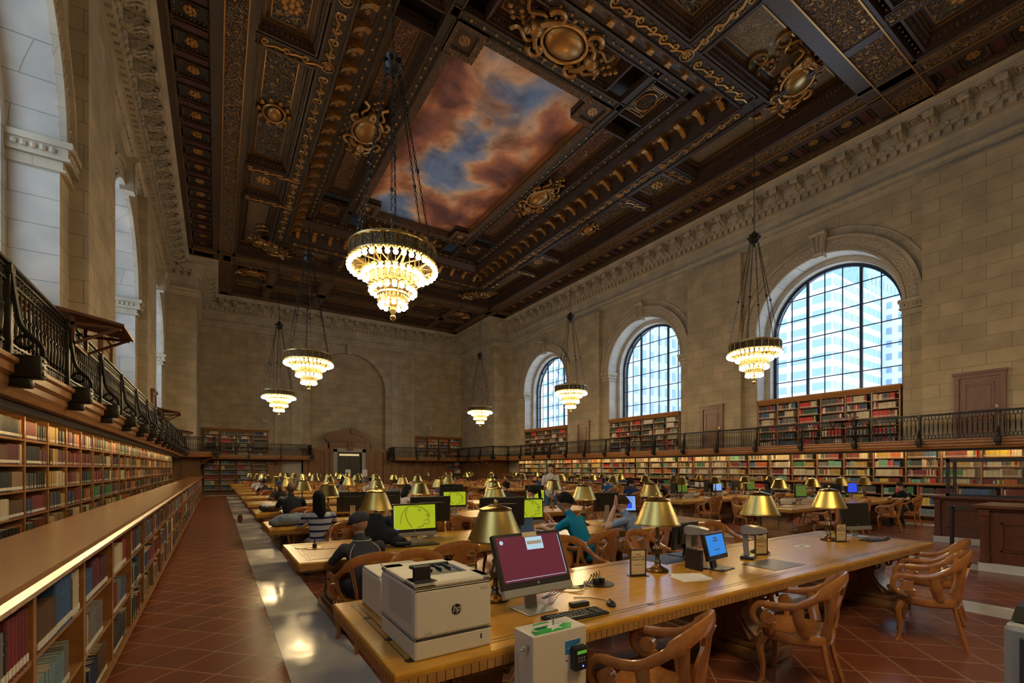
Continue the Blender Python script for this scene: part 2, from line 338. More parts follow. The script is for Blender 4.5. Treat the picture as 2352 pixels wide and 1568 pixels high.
# impost = small stone capital under the arch
for side, XW, sg in (('right', XR, 1), ('left', XL, -1)):
    wl = sroot('wall_' + side)
    m = M(); mr = M(); mo = M()
    for i, yc in enumerate(WINY):
        y0 = YN if i == 0 else (WINY[i - 1] + yc) / 2; y1 = YF if i == 3 else (WINY[i + 1] + yc) / 2
        arch_face(m, XW, y0, y1, -.1, ZC + .3, yc, RO, ZS, HB)
        m.box(*sorted((XW + sg * .95, XW + sg * 1.0)), yc - RO - .3, yc + RO + .3, 0, ZB)     # back of the recess behind the bookcase
        arch_tunnel(mr, XW, XW + sg * .72, yc, RO, ZS, HB)
        arch_face(mr, XW + sg * .72, yc - RO - .02, yc + RO + .02, HB, ZS + RO + .3, yc, RI, ZS, ZB - .02)
        arch_tunnel(mr, XW + sg * .72, XW + sg * 1.3, yc, RI, ZS, ZB - .02)
        arch_face(m, XW + sg * 1.5, y0, y1, -.1, 17, yc, RI + .02, ZS, ZB - .4)                 # outer face of the wall
        mr.box(*sorted((XW + sg * 1.28, XW + sg * 1.5)), yc - RI - .1, yc + RI + .1, ZB - .4, ZB - .02)
        # archivolt with carved bands, keystone, imposts
        molding_arc(mo, XW - sg * .10, XW + sg * .02, yc, RO, RO + .10, ZS)
        molding_arc(mo, XW - sg * .055, XW + sg * .02, yc, RO + .10, RO + .50, ZS, 1)
        molding_arc(mo, XW - sg * .14, XW + sg * .02, yc, RO + .50, RO + .62, ZS)
        molding_arc(mo, XW - sg * .04, XW + sg * .02, yc, RO + .86, RO + .93, ZS)
        for b in range(52):
            a = PI * (b + .5) / 52
            for rr_ in (RO + .18, RO + .42): mo.ball((XW - sg * .06, yc + rr_ * math.cos(a), ZS + rr_ * math.sin(a)), .055, 6, 0, .5)
        kp = [(-.17, -.12), (.17, -.12), (.30, .88), (-.30, .88)]
        Tk = Matrix.Translation((XW - sg * .30 if sg > 0 else XW - .05, yc, ZS + RO - .02)) @ Matrix(((0, 0, 1, 0), (1, 0, 0, 0), (0, 1, 0, 0), (0, 0, 0, 1)))
        mo.prism(kp, .35, Tk); mo.tube([(XW - sg * .36, yc - .3, ZS + RO + .82), (XW - sg * .36, yc + .3, ZS + RO + .82)], .10, 10)
        mo.tube([(XW - sg * .30, yc - .17, ZS + RO + .0), (XW - sg * .30, yc + .17, ZS + RO + .0)], .07, 8)
        for q in (-.14, 0, .14): mo.tube([(XW - sg * .32, yc + q * .8, ZS + RO), (XW - sg * .34, yc + q * 1.5, ZS + RO + .75)], .035, 6)
        for e in (-1, 1):
            ya, yb = sorted((yc + e * (RO - .10), yc + e * (RO + .62)))
            for z0_, z1_, pr in ((-.12, .0, .20), (-.30, -.12, .13), (-.36, -.30, .16), (-.52, -.36, .05), (-.56, -.52, .09)):
                mo.box(*sorted((XW - sg * pr, XW + sg * .74)), yc + e * (RO - pr * .5) if e > 0 else ya, yb if e > 0 else yc + e * (RO - pr * .5), ZS + z0_, ZS + z1_)
            for b in range(5): mo.ball((XW - sg * .13, yc + e * (RO + .05 + b * .12), ZS - .21), .06, 8)
            for b in range(5): mo.ball((XW + sg * (.08 + b * .13), yc + e * (RO - .07), ZS - .21), .06, 8)
            # recessed bay edge
            yy = yc + e * (RO + .93); mo.box(*sorted((XW - sg * .04, XW + sg * .01)), yy - .04, yy + .04, HB, 11.9)
    m.obj('wall_face', ST, wl); mr.obj('window_reveal', STR, wl); mo.obj('arch_moulding', [STP, STC], wl, smooth=True)
    # plain stone piers between the bays, and the corner pier at the far end
    m = M()
    for yc in (4.45, 14.1, 23.75): m.box(*sorted((XW - sg * .30, XW + sg * .02)), yc - 1.47, yc + 1.47, -.1, 12.0)
    m.box(*sorted((XW - sg * 1.48, XW + sg * .02)), 33.75, YF, -.1, 12.5)
    m.obj('pier', ST, wl)
# windows: frame, bars, glass
def window(name, XG, yc):
    root = sroot(name)
    m = M(); molding_arc(m, XG - .06, XG + .06, yc, RI - .13, RI, ZS)
    for e in (-1, 1): m.box(XG - .06, XG + .06, *sorted((yc + e * (RI - .13), yc + e * RI)), ZB, ZS)
    m.box(XG - .07, XG + .07, yc - RI, yc + RI, ZB, ZB + .10)
    m.obj('window_frame', WINFR, root)
    cw = 2 * (RI - .12) / 7
    for k in range(1, 7):
        y = yc - RI + .12 + cw * k; t = .055 if k in (2, 5) else .02
        top = ZS + math.sqrt(max(0, (RI - .1) ** 2 - (y - yc) ** 2))
        b = M(); b.box(XG - t * .8, XG + t * .8, y - t, y + t, ZB + .08, top); b.obj('mullion', WINFR, root)
    z = ZB + .92
    while z < ZS + RI - .25:
        hw = RI - .1 if z < ZS else math.sqrt((RI - .1) ** 2 - (z - ZS) ** 2)
        b = M(); b.box(XG - .018, XG + .018, yc - hw, yc + hw, z - .02, z + .02); b.obj('glazing_bar', WINFR, root); z += .92
    g = M(); g.poly([(XG, a, b) for a, b in arch_line(yc, RI - .06, ZS, ZB + .02)]); g.obj('window_glass', GLASS, root)
WINFR = mat('window_steel', (.020, .035, .065), .4, .3)
n_ = 1
for y_ in WINY[1:]: window('window_%d' % n_, XR + 1.1, y_); n_ += 1
for y_ in WINY[1:]: window('window_%d' % n_, XL - 1.1, y_); n_ += 1
for y_, X_ in ((WINY[0], XR + 1.1), (WINY[0], XL - 1.1)): window('window_%d' % n_, X_, y_); n_ += 1
# ---- end walls
YW = 40.0
fw = sroot('wall_far'); m = M()
arch_face(m, YW, XL - 1, XR + 1, -.1, ZC + .3, XC, 3.05, 8.3, 0, axis='y')
m.box(XL - 1, XR + 1, YW + .42, YW + .7, -.1, ZC + .3)
m.obj('wall_face', ST, fw)
m = M(); arch_tunnel(m, YW, YW + .43, XC, 3.05, 8.3, 0, axis='y'); m.obj('blind_arch', ST, fw)
m = M()
molding_arc(m, YW - .08, YW + .02, XC, 3.05, 3.15, 8.3, axis='y'); molding_arc(m, YW - .05, YW + .02, XC, 3.15, 3.5, 8.3, axis='y'); molding_arc(m, YW - .1, YW + .02, XC, 3.5, 3.62, 8.3, axis='y')
for e in (-1, 1):
    for a, b, c in ((3.02, 3.62, .16),): m.box(*sorted((XC + e * a, XC + e * b)), YW - c, YW + .1, 8.0, 8.3)
    m.box(*sorted((XC + e * 4.3, XC + e * 4.42)), YW - .05, YW + .02, 3.2, 11.9); m.box(*sorted((XC + e * 3.62, XC + e * 4.3)), YW - .02, YW + .02, 3.2, 11.9)
m.box(XC - .22, XC + .22, YW - .3, YW + .05, 11.2, 12.1)
for x in (3.9, 14.9): m.box(x - .12, x + .12, YW - .05, YW + .02, 3, 11.9)
m.obj('arch_moulding', STP, fw)
m = M(); m.box(XL - 1.4, XR + 1.4, YN - .4, YN, -.1, 16.5); struct(m.obj('wall_near', ST))
# ---- cornice: profile swept along the wall line, with modillions, dentils, egg row and rosettes
def wall_path(off):
    """wall-face outline (x,y) pushed into the room by off, following the far corner piers"""
    xl, xr = XL + off, XR - off
    return [(xl, YN), (xl, 33.75 - off), (XL + 1.48 + off, 33.75 - off), (XL + 1.48 + off, YW - off), (XR - 1.48 - off, YW - off), (XR - 1.48 - off, 33.75 - off), (xr, 33.75 - off), (xr, YN)]
cn = sroot('trim_1')
prof = [(0, 12.02), (.06, 12.04), (.06, 12.16), (.12, 12.2), (.12, 12.34), (.20, 12.40), (.20, 12.46), (.03, 12.5), (.03, 13.02), (.09, 13.06), (.09, 13.14), (.16, 13.14), (.16, 13.36), (.34, 13.38), (.34, 13.48), (.42, 13.52), (.42, 13.86), (1.02, 13.88), (1.02, 14.02), (1.12, 14.06), (1.22, 14.16), (1.22, 14.3), (0, 14.3)]
rings = []
for k in range(8): rings.append([(wall_path(o)[k][0], wall_path(o)[k][1], z) for o, z in prof])
m = M(); m.rings(rings, close=False, cap=False); m.obj('cornice', STP, cn)
def along(off, step, start=.3):
    """points every step along the wall path at offset off: (x,y,angle of inward normal)"""
    P = wall_path(off); out = []
    for (xa, ya), (xb, yb) in zip(P, P[1:]):
        L = math.hypot(xb - xa, yb - ya); n = max(1, int(round((L - .2) / step)))
        dx, dy = (xb - xa) / L, (yb - ya) / L
        for k in range(n):
            t = L * (k + .5) / n; out.append((xa + dx * t, ya + dy * t, math.atan2(-dx, dy)))   # inward normal = (dy,-dx)
    return out
m = M()
for x, y, a in along(0, .30):
    if y > -1: m.box(.15, .30, -.09, .09, 13.16, 13.36, 0, TM(x, y, 0, a))
m.obj('dentil_row', STP, cn)
m = M()
for x, y, a in along(0, .30):
    if y > -1: m.add(M().ball((.38, 0, 13.46), .075, 8), TM(x, y, 0, a))
for x, y, a in along(0, .36):
    if y > -1: m.add(M().prism([(-.15, 0), (.15, 0), (0, .13)], .05, TM(.10, 0, 12.21) @ Matrix(((0, 0, 1, 0), (1, 0, 0, 0), (0, 1, 0, 0), (0, 0, 0, 1)))), TM(x, y, 0, a))
m.obj('egg_row', STC, cn, smooth=True)
m = M()
for x, y, a in along(0, .86):
    if y < -1: continue
    q = M(); q.rbox(.42, 1.0, -.15, .15, 13.74, 13.87, .015)
    q.tube([(.92, -.15, 13.72), (.92, .15, 13.72)], .085, 8); q.tube([(.52, -.15, 13.62), (.52, .15, 13.62)], .13, 8)
    q.prism([(.42, 13.50), (.62, 13.55), (.80, 13.70), (.98, 13.76), (.42, 13.76)], .26, Matrix(((1, 0, 0, 0), (0, 0, 1, -.13), (0, 1, 0, 0), (0, 0, 0, 1))))
    for e in (-.07, .07): q.tube([(.46, e, 13.52), (.62, e, 13.51), (.78, e, 13.63), (.93, e, 13.64)], .04, 6)
    m.add(q, TM(x, y, 0, a))
m.obj('modillion_row', STC, cn, smooth=True)
m = M()
for x, y, a in along(0, .86):
    if y < -1: continue
    q = M(); q.box(.50, .54, .27, .59, 13.83, 13.875); q.box(.90, .94, .27, .59, 13.83, 13.875); q.box(.5, .94, .25, .29, 13.83, 13.875); q.box(.5, .94, .57, .61, 13.83, 13.875)
    for p in range(6): q.ball((.72 + .09 * math.cos(p * PI / 3), .43 + .07 * math.sin(p * PI / 3), 13.85), .055, 6)
    m.add(q, TM(x, y, 0, a))
m.obj('soffit_rosette_row', STC, cn, smooth=True)
# ================================================================ CEILING
cl = sroot('ceiling')
m = M(); m.box(XL - 1.6, XR + 1.6, YN - .4, YW + 1, 16.1, 16.4); m.obj('ceiling_slab', CEIL, cl)
EX0, EX1 = XL + 1.20, XR - 1.20              # -1.3 .. 20.1
YM = 18.9                                     # centre of the painted bay
base, dent, orn, fine, slate, maroon, beads, waves, bed = M(), M(), M(), M(), M(), M(), M(), M(), M()
redp, greyp, diap, gilt, bright, goldfr = M(), M(), M(), M(), M(), M()
CMAT = [CEIL, CEILB, GOLD]
def frame(mm, x0, x1, y0, y1, wd, z0, z1, mi=0):
    mm.box(x0, x1, y0, y0 + wd, z0, z1, mi); mm.box(x0, x1, y1 - wd, y1, z0, z1, mi)
    mm.box(x0, x0 + wd, y0 + wd, y1 - wd, z0, z1, mi); mm.box(x1 - wd, x1, y0 + wd, y1 - wd, z0, z1, mi)
def dentils(mm, x0, x1, y0, y1, z0, z1, step=.13, wd=.07):
    n = max(2, int((x1 - x0) / step))
    for k in range(n):
        x = x0 + (k + .5) * (x1 - x0) / n
        for ya in (y0, y1 - wd): mm.box(x - step * .28, x + step * .28, ya, ya + wd, z0, z1)
    n = max(2, int((y1 - y0) / step))
    for k in range(n):
        y = y0 + (k + .5) * (y1 - y0) / n
        for xa in (x0, x1 - wd): mm.box(xa, xa + wd, y - step * .28, y + step * .28, z0, z1)
def coffer(x0, x1, y0, y1, zb, depth, kind, fr=.34):
    """sunk panel: ledge, dentil row, moulding, field"""
    frame(base, x0, x1, y0, y1, .07, zb + .03, zb + .3)
    frame(base, x0 + .07, x1 - .07, y0 + .07, y1 - .07, .05, zb + .12, zb + .3); dentils(dent, x0 + .07, x1 - .07, y0 + .07, y1 - .07, zb + .14, zb + .24)
    frame(base, x0 + .12, x1 - .12, y0 + .12, y1 - .12, .10, zb + .24, zb + depth)
    a = .20; frame(goldfr, x0 + a, x1 - a, y0 + a, y1 - a, .035, zb + depth - .06, zb + depth)
    base.box(x0, x1, y0, y1, zb + depth, zb + depth + .1)
    frame(goldfr, x0 + fr, x1 - fr, y0 + fr, y1 - fr, .025, zb + depth - .03, zb + depth + .01)
    kind.box(x0 + fr + .02, x1 - fr - .02, y0 + fr + .02, y1 - fr - .02, zb + depth - .02, zb + depth + .01)
def rosette(mm, x, y, z, r=.16, petals=8):
    mm.ball((x, y, z), r * .35, 8, 0, 1, 1, .6)
    for k in range(petals):
        a = 2 * PI * k / petals; mm.ball((x + r * .68 * math.cos(a), y + r * .68 * math.sin(a), z + .01), r * .34, 6, 0, 1, 1, .55)
def wave_run(mm, p0, p1, zz, amp=.155, pitch=.52, rad=.034):
    """running-dog scroll: alternating spirals joined by sweeping ribbons"""
    P0, P1 = Vector(p0), Vector(p1); L = (P1 - P0).length; d = (P1 - P0) / L; nrm = Vector((-d.y, d.x))
    n = max(1, int(round(L / pitch))); st = L / n
    for k in range(n):
        c = P0 + d * (st * (k + .5)); pts = []; s = 1 if k % 2 else -1
        for j in range(15):
            a = j / 14 * 2.6 * PI; r = .02 + .115 * j / 14
            pts.append((a + (0 if s > 0 else PI), r))
        sp = [(c + d * (r * math.cos(a) * .9) + nrm * (s * r * math.sin(a) * amp / .14)) for a, r in pts]
        nx = c + d * (st * .5) + nrm * (-s * amp * .1)
        sp += [nx, c + d * (st * .86) + nrm * (-s * amp * .2)]
        mm.tube([(q.x, q.y, zz) for q in sp], [rad * (.6 + .5 * min(1, i / 8)) for i in range(len(sp))], 5, flat=.8, up=(0, 0, 1))
        for q in range(4):
            mm.ball(tuple(c + d * (st * (.5 if q % 2 else -.35)) + nrm * (amp * .85 * (1 if q > 1 else -1))) + (zz,), .026, 5)
def beadrow(mm, p0, p1, z, step=.42, r=.055):
    P0, P1 = Vector(p0), Vector(p1); L = (P1 - P0).length; n = max(1, int(L / step))
    for k in range(n):
        q = P0 + (P1 - P0) * ((k + .5) / n); mm.ball((q.x, q.y, z), r, 8, 0, 1, 1, .7)
        for e in (-.10, -.145, .10, .145):
            w_ = q + (P1 - P0) / L * e * 1.1; mm.ball((w_.x, w_.y, z), .017, 5)
# soffit strip around the edge with rosette coffers (both long sides)
for sgn in (0, 1):
    X = (lambda v: v) if not sgn else (lambda v: 2 * XC - v)
    def bx(mm, a, b, *r, **k):
        a, b = sorted((X(a), X(b))); mm.box(a, b, *r, **k)
    ye = 32.55 if True else YW
    bx(base, -1.34, -1.16, YN, ye, ZC - .02, ZC + .3); bx(fine, -1.16, -1.10, YN, ye, ZC - .04, ZC + .2)
    bx(base, -.16, .06, YN, ye, ZC - .03, ZC + .3)
    y = 31.6
    while y > -3:
        bx(maroon, -1.0, -.2, y - .01, y + .20, ZC + .10, ZC + .14); bx(base, -1.1, -.16, y - .12, y + .31, ZC + .14, ZC + .4)
        ya, yb = y - 1.12 + .31, y - .12
        a, b = sorted((X(-1.04), X(-.18))); base.box(a, b, ya, yb, ZC + .20, ZC + .42); slate.box(a + .03, b - .03, ya + .02, yb - .02, ZC + .17, ZC + .21); frame(base, (a + b) / 2 - .2, (a + b) / 2 + .2, (ya + yb) / 2 - .2, (ya + yb) / 2 + .2, .02, ZC + .15, ZC + .2); base.box((a + b) / 2 - .2, (a + b) / 2 + .2, (ya + yb) / 2 - .2, (ya + yb) / 2 + .2, ZC + .165, ZC + .19)
        frame(base, a, b, ya, yb, .03, ZC + .08, ZC + .36)
        n = 7
        for q in range(n):
            xx = a + .06 + (b - a - .12) * (q + .5) / n
            for yy in (ya + .06, yb - .06): beads.ball((xx, yy, ZC + .16), .028, 5)
            yq = ya + .06 + (yb - ya - .12) * (q + .5) / n
            for xx2 in (a + .06, b - .06): beads.ball((xx2, yq, ZC + .16), .024, 5)
        rosette(gilt, (a + b) / 2, (ya + yb) / 2, ZC + .14, .18)
        y -= 1.12
    # grape beam
    bx(base, .06, .22, YN, 40, ZC - .04, ZC + .3); bx(orn, .22, .72, YN, 40, ZC - .02, ZC + .2); bx(goldfr, .17, .21, YN, 40, ZC - .07, ZC); bx(base, .72, .90, YN, 40, ZC - .04, ZC + .3); bx(goldfr, .74, .77, YN, 40, ZC - .06, ZC)
    # coffers of the side strip (x .92..2.58), mirrored about YM
    for e in (-1, 1):
        Y_ = lambda v: YM + e * (v - YM)
        y0, y1 = sorted((Y_(13.2), Y_(15.25))); a, b = sorted((X(.94), X(2.62))); coffer(a, b, y0, y1, 14.34, .34, greyp, .36); rosette(gilt, (a + b) / 2, (y0 + y1) / 2, 14.66, .3)
        y0, y1 = sorted((Y_(6.75), Y_(12.75))); coffer(a, b, y0, y1, 14.34, .5, slate, .26); frame(goldfr, a + .4, b - .4, y0 + .4, y1 - .4, .05, 14.8, 14.86); diap.box(a + .46, b - .46, y0 + .46, y1 - .46, 14.81, 14.86)
        for yy in (12.98, 15.48):
            y0, y1 = sorted((Y_(yy - .21), Y_(yy + .21))); bed.box(a - .05, b + .05, y0, y1, 14.38, 14.7)
            base.box(a - .05, b + .05, y0, y0 + .05, 14.34, 14.6); base.box(a - .05, b + .05, y1 - .05, y1, 14.34, 14.6)
            wave_run(waves, (a, (y0 + y1) / 2), (b, (y0 + y1) / 2), 14.36, .13, .5)
    a, b = sorted((X(.94), X(2.62))); coffer(a, b, 15.7, 22.1, 14.34, .42, greyp, .36)
    # cartouche in the middle of that long coffer
    q = M(); q.ball((0, 0, 0), .34, 16, 0, .75, 1, .35); q.tube([(.36 * math.cos(t * PI / 10), .46 * math.sin(t * PI / 10), .02) for t in range(20)], .05, 6, closed=True)
    for t in range(10): q.ball((.5 * math.cos(t * PI / 5), .6 * math.sin(t * PI / 5), .05), .10, 6, 0, 1, 1, .6)
    gilt.add(q, TM((a + b) / 2, YM, 14.64))
    bx(base, .90, .94, YN, 40, ZC - .04, 14.7)
    # wave beam of the great frame, long sides
    a, b = sorted((X(2.66), X(3.28)))
    bed.box(a, b, 9.07 - .31, 28.73 + .31, 14.42, 14.8); base.box(a, a + .07, 8.76, 29.04, 14.36, 14.7); base.box(b - .07, b, 8.76, 29.04, 14.36, 14.7)
    xx = (a + b) / 2
    stops = [9.4, 12.7, 13.3, 15.2, 15.8, 22.0, 22.6, 24.5, 25.1, 28.4]
    for s0, s1 in zip(stops[::2], stops[1::2]): wave_run(waves, (xx, s0), (xx, s1), 14.40, .16)
    for yy in (12.98, 15.48, 22.32, 24.82):
        gilt.tube([(xx + .20 * math.cos(t * PI / 9), yy + .20 * math.sin(t * PI / 9), 14.40) for t in range(18)], .02, 5, closed=True); rosette(gilt, xx, yy, 14.41, .15, 7)
    # bead bands and panels of the inner ring (z 15.3)
    bx(bed, 4.10, 4.42, 10.6, 27.2, 15.3, 15.5); bx(base, 4.06, 4.12, 10.6, 27.2, 15.26, 15.5); bx(base, 4.42, 4.48, 10.6, 27.2, 15.26, 15.5)
    beadrow(beads, (X(4.26), 11.0), (X(4.26), 26.8), 15.28)
    bx(bed, 5.84, 6.12, 10.6, 27.2, 15.3, 15.5); bx(base, 5.80, 5.85, 10.6, 27.2, 15.26, 15.5); bx(base, 6.12, 6.17, 10.6, 27.2, 15.26, 15.5)
    beadrow(beads, (X(5.98), 13.7), (X(5.98), 24.1), 15.28)
    a, b = sorted((X(4.48), X(5.80))); coffer(a, b, 13.6, 24.2, 15.3, .36, redp, .34)
    for yc in (11.93, 25.87):      # ventilation grilles in the corners
        coffer(a, b, yc - .85, yc + .85, 15.3, .26, bed, .3)
        gilt.tube([((a + b) / 2 + .36 * math.cos(t * PI / 12), yc + .42 * math.sin(t * PI / 12), 15.5) for t in range(24)], .03, 6, closed=True)
        for t in range(-3, 4):
            h = math.sqrt(max(.01, .36 ** 2 - (t * .1) ** 2)); dent.box((a + b) / 2 + t * .1 - .015, (a + b) / 2 + t * .1 + .015, yc - h * 1.15, yc + h * 1.15, 15.49, 15.51); dent.box((a + b) / 2 - h, (a + b) / 2 + h, yc + t * .115 - .015, yc + t * .115 + .015, 15.48, 15.50)
        for ex in (-1, 1):
            for ey in (-1, 1):
                frame(goldfr, *sorted(((a + b) / 2 + ex * .30, (a + b) / 2 + ex * .42)), *sorted((yc + ey * .50, yc + ey * .62)), .02, 15.47, 15.56)
    # frame round the painting
    bx(fine, 6.17, 6.48, 13.85, 23.95, 15.24, 15.8); bx(goldfr, 6.44, 6.50, 13.85, 23.95, 15.34, 15.8)
# short sides: wave beams, bead bands, panels
for e in (-1, 1):
    Y_ = lambda v: YM + e * (v - YM)
    def by(mm, x0, x1, a, b, *r):
        a, b = sorted((Y_(a), Y_(b))); mm.box(x0, x1, a, b, *r)
    by(bed, 3.28, 15.52, 8.76, 9.38, 14.42, 14.8); by(base, 3.2, 15.6, 8.76, 8.83, 14.36, 14.7); by(base, 3.2, 15.6, 9.31, 9.38, 14.36, 14.7)
    for s0, s1 in ((3.5, 6.3), (6.9, 11.9), (12.5, 15.3)): wave_run(waves, (s0, Y_(9.07)), (s1, Y_(9.07)), 14.40, .16)
    for xx in (6.6, 12.2):
        gilt.tube([(xx + .20 * math.cos(t * PI / 9), Y_(9.07) + .20 * math.sin(t * PI / 9), 14.40) for t in range(18)], .02, 5, closed=True); rosette(gilt, xx, Y_(9.07), 14.41, .15, 7)
        a, b = sorted((Y_(6.7), Y_(8.76))); bed.box(xx - .25, xx + .25, a, b, 14.38, 14.8); wave_run(waves, (xx, a + .1), (xx, b - .1), 14.36, .13, .5)
        base.box(xx - .3, xx - .25, a, b, 14.34, 14.8); base.box(xx + .25, xx + .3, a, b, 14.34, 14.8)
    y0, y1 = sorted((Y_(6.75), Y_(8.72)))
    coffer(6.92, 11.88, y0, y1, 14.34, .4, greyp, .34)
    for a, b in ((2.66, 6.28), (12.52, 16.14)):
        coffer(a, b, y0, y1, 14.34, .5, slate, .26); frame(goldfr, a + .4, b - .4, y0 + .4, y1 - .4, .05, 14.8, 14.86); diap.box(a + .46, b - .46, y0 + .46, y1 - .46, 14.81, 14.86)
    by(bed, 4.12, 14.68, 10.5, 10.82, 15.3, 15.5); by(base, 4.1, 14.7, 10.44, 10.5, 15.26, 15.5); by(base, 4.1, 14.7, 10.82, 10.88, 15.26, 15.5)
    beadrow(beads, (4.5, Y_(10.66)), (14.3, Y_(10.66)), 15.28)
    by(bed, 5.9, 12.9, 12.32, 12.60, 15.3, 15.5); by(base, 5.9, 12.9, 12.27, 12.32, 15.26, 15.5); by(base, 5.9, 12.9, 12.60, 12.65, 15.26, 15.5)
    beadrow(beads, (6.3, Y_(12.46)), (12.5, Y_(12.46)), 15.28)
    a, b = sorted((Y_(10.88), Y_(12.27))); coffer(6.9, 11.9, a, b, 15.3, .36, redp, .34)
    by(fine, 7.25, 11.55, 12.65, 12.93, 15.24, 15.8)
    for ex in (-1, 1):           # stepped corners of the canvas
        Xq = lambda v: XC + ex * (v - XC)
        xs = sorted((Xq(6.1), Xq(7.24))); a, b = sorted((Y_(12.6), Y_(13.84))); base.box(xs[0], xs[1], a, b, 15.34, 15.8)
        frame(fine, xs[0], xs[1], a, b, .22, 15.26, 15.4); rosette(gilt, sum(xs) / 2, (a + b) / 2, 15.33, .2)
        for q in range(3): beads.ball((Xq(6.5 + q * .32), Y_(13.78), 15.27), .05, 8); beads.ball((Xq(7.18), Y_(12.8 + q * .36), 15.27), .05, 8)
    # cross bands toward the next bay
    by(orn, EX0, EX1, 5.35, 6.25, ZC - .02, ZC + .2); by(base, EX0, EX1, 6.25, 6.72, ZC - .04, 14.7); by(base, EX0, EX1, 5.20, 5.35, ZC - .04, ZC + .3)
    by(goldfr, EX0, EX1, 6.26, 6.30, ZC - .07, ZC); by(goldfr, EX0, EX1, 5.30, 5.34, ZC - .07, ZC)
    for xx in (.1, 3.0, 6.3, 12.5, 15.8, 18.5): by(base, xx - .05, xx + .25, 5.25, 6.3, ZC - .05, ZC + .1)
# cove between great frame and inner ring: sloping wall with brackets and rosettes
CV = [(3.28, 9.38, 14.42), (3.40, 9.5, 14.95), (3.95, 10.05, 15.02), (4.08, 10.45, 15.34)]
rg = []
for x0, y0, z in CV: rg.append([(x0, y0, z), (2 * XC - x0, y0, z), (2 * XC - x0, 2 * YM - y0, z), (x0, 2 * YM - y0, z)])
m = M(); m.rings(rg, cap=False); m.obj('cove', CEIL, cl)
def ringpts(x0, y0, step):
    out = []
    x1, y1 = 2 * XC - x0, 2 * YM - y0
    n = int(round((y1 - y0) / step))
    for k in range(n): yy = y0 + (k + .5) * (y1 - y0) / n; out += [(x0, yy, 0), (x1, yy, PI)]
    n = int(round((x1 - x0) / step))
    for k in range(n): xx = x0 + (k + .5) * (x1 - x0) / n; out += [(xx, y0, PI / 2), (xx, y1, -PI / 2)]
    return out
for x, y, a in ringpts(3.40, 9.5, .83):
    q = M(); q.rbox(.0, .5, -.10, .10, -.20, .0, .02); q.tube([(.46, -.11, -.12), (.46, .11, -.12)], .09, 8); q.tube([(.05, -.11, -.2), (.05, .11, -.2)], .11, 8)
    q.prism([(0, -.42), (.14, -.30), (.48, -.12), (.48, 0), (0, 0)], .16, Matrix(((1, 0, 0, 0), (0, 0, 1, -.08), (0, 1, 0, 0), (0, 0, 0, 1))))
    gilt.add(q, TM(x, y, 15.02, a)); r_ = M(); rosette(r_, .28, .415, -.03, .12, 7); r_.box(.05, .5, .12, .16, -.03, 0); r_.box(.05, .5, .67, .71, -.03, 0); gilt.add(r_, TM(x, y, 15.02, a))
# medallions: domed oval, scrolled strapwork, cherub-like supporters of foliage
def medallion(x, y, z, rz, s=1., dome=None):
    q = M(); q.ball((0, 0, 0), .62, 24, 0, 1, .74, .38); d = M(); d.add(q, TM(x, y, z, rz, s=s)); (dome or gilt).add(d)
    g_ = M(); g_.tube([(.70 * math.cos(t * PI / 16), .54 * math.sin(t * PI / 16), -.05) for t in range(32)], .06, 8, closed=True)
    for ex in (-1, 1):
        for ey in (-1, 1):
            sp = [(ex * (.62 + .26 * math.cos(t * .55) * (1 - t / 16)), ey * (.52 + .24 * math.sin(t * .55) * (1 - t / 16)), -.1) for t in range(13)]
            g_.tube(sp, [.09 * (1 - t / 17) for t in range(13)], 6)
            g_.tube(bez([(ex * .7, ey * .2, 0), (ex * 1.0, ey * .42, -.1), (ex * 1.35, ey * .25, -.06), (ex * 1.5, ey * .45, 0)], 4), .055, 6)
        # supporter: torso, head, limbs
        g_.ball((ex * .98, 0, -.10), .21, 10, 0, 1.2, 1, 1); g_.ball((ex * 1.22, .05, -.2), .13, 10)
        g_.tube([(ex * .95, .1, -.1), (ex * .78, .34, -.18), (ex * .55, .5, -.16)], [.09, .07, .05], 7); g_.tube([(ex * .95, -.1, -.1), (ex * .8, -.36, -.16), (ex * .5, -.52, -.12)], [.09, .07, .05], 7)
        for t in range(7): g_.ball((ex * (1.2 + .11 * t), -.18 + .36 * ((t * 37) % 10) / 10, -.02), .09, 6)
    for t in range(14): g_.ball((.86 * math.cos(t * PI / 7), .70 * math.sin(t * PI / 7), -.02), .085, 6)
    gilt.add(g_, TM(x, y, z, rz, s=s))
medallion(XC, 11.55, 15.35, 0, 1.15); medallion(XC, 2 * YM - 11.55, 15.35, 0, 1.15)
medallion(5.1, YM, 15.35, PI / 2, 1.0); medallion(2 * XC - 5.1, YM, 15.35, PI / 2, 1.0)
for ex in (-1, 1):
    for ey in (-1, 1):
        x, y = XC + ex * 6.75, YM + ey * 11.15
        medallion(x, y, 14.5, PI / 4 * ex * ey + (PI / 2), .85, bright)
        q = M()
        for t in range(2):
            for s_ in (-1, 1):
                sp = [(s_ * (.45 + .38 * math.cos(a_ * .5) * (1 - a_ / 18)), 1.1 + t * .55 + .38 * math.sin(a_ * .5) * (1 - a_ / 18), 0) for a_ in range(15)]
                q.tube(sp, [.075 * (1 - a_ / 20) for a_ in range(15)], 6)
        for t in range(12): q.ball((R.uniform(-.5, .5), .8 + R.random() * .9, .03), .08, 6)
        bright.add(q, TM(x, y, 14.75, 0 if ey < 0 else PI)); bright.add(q, TM(x, y, 14.75, PI / 2 * (1 if ex > 0 else -1), s=.9))
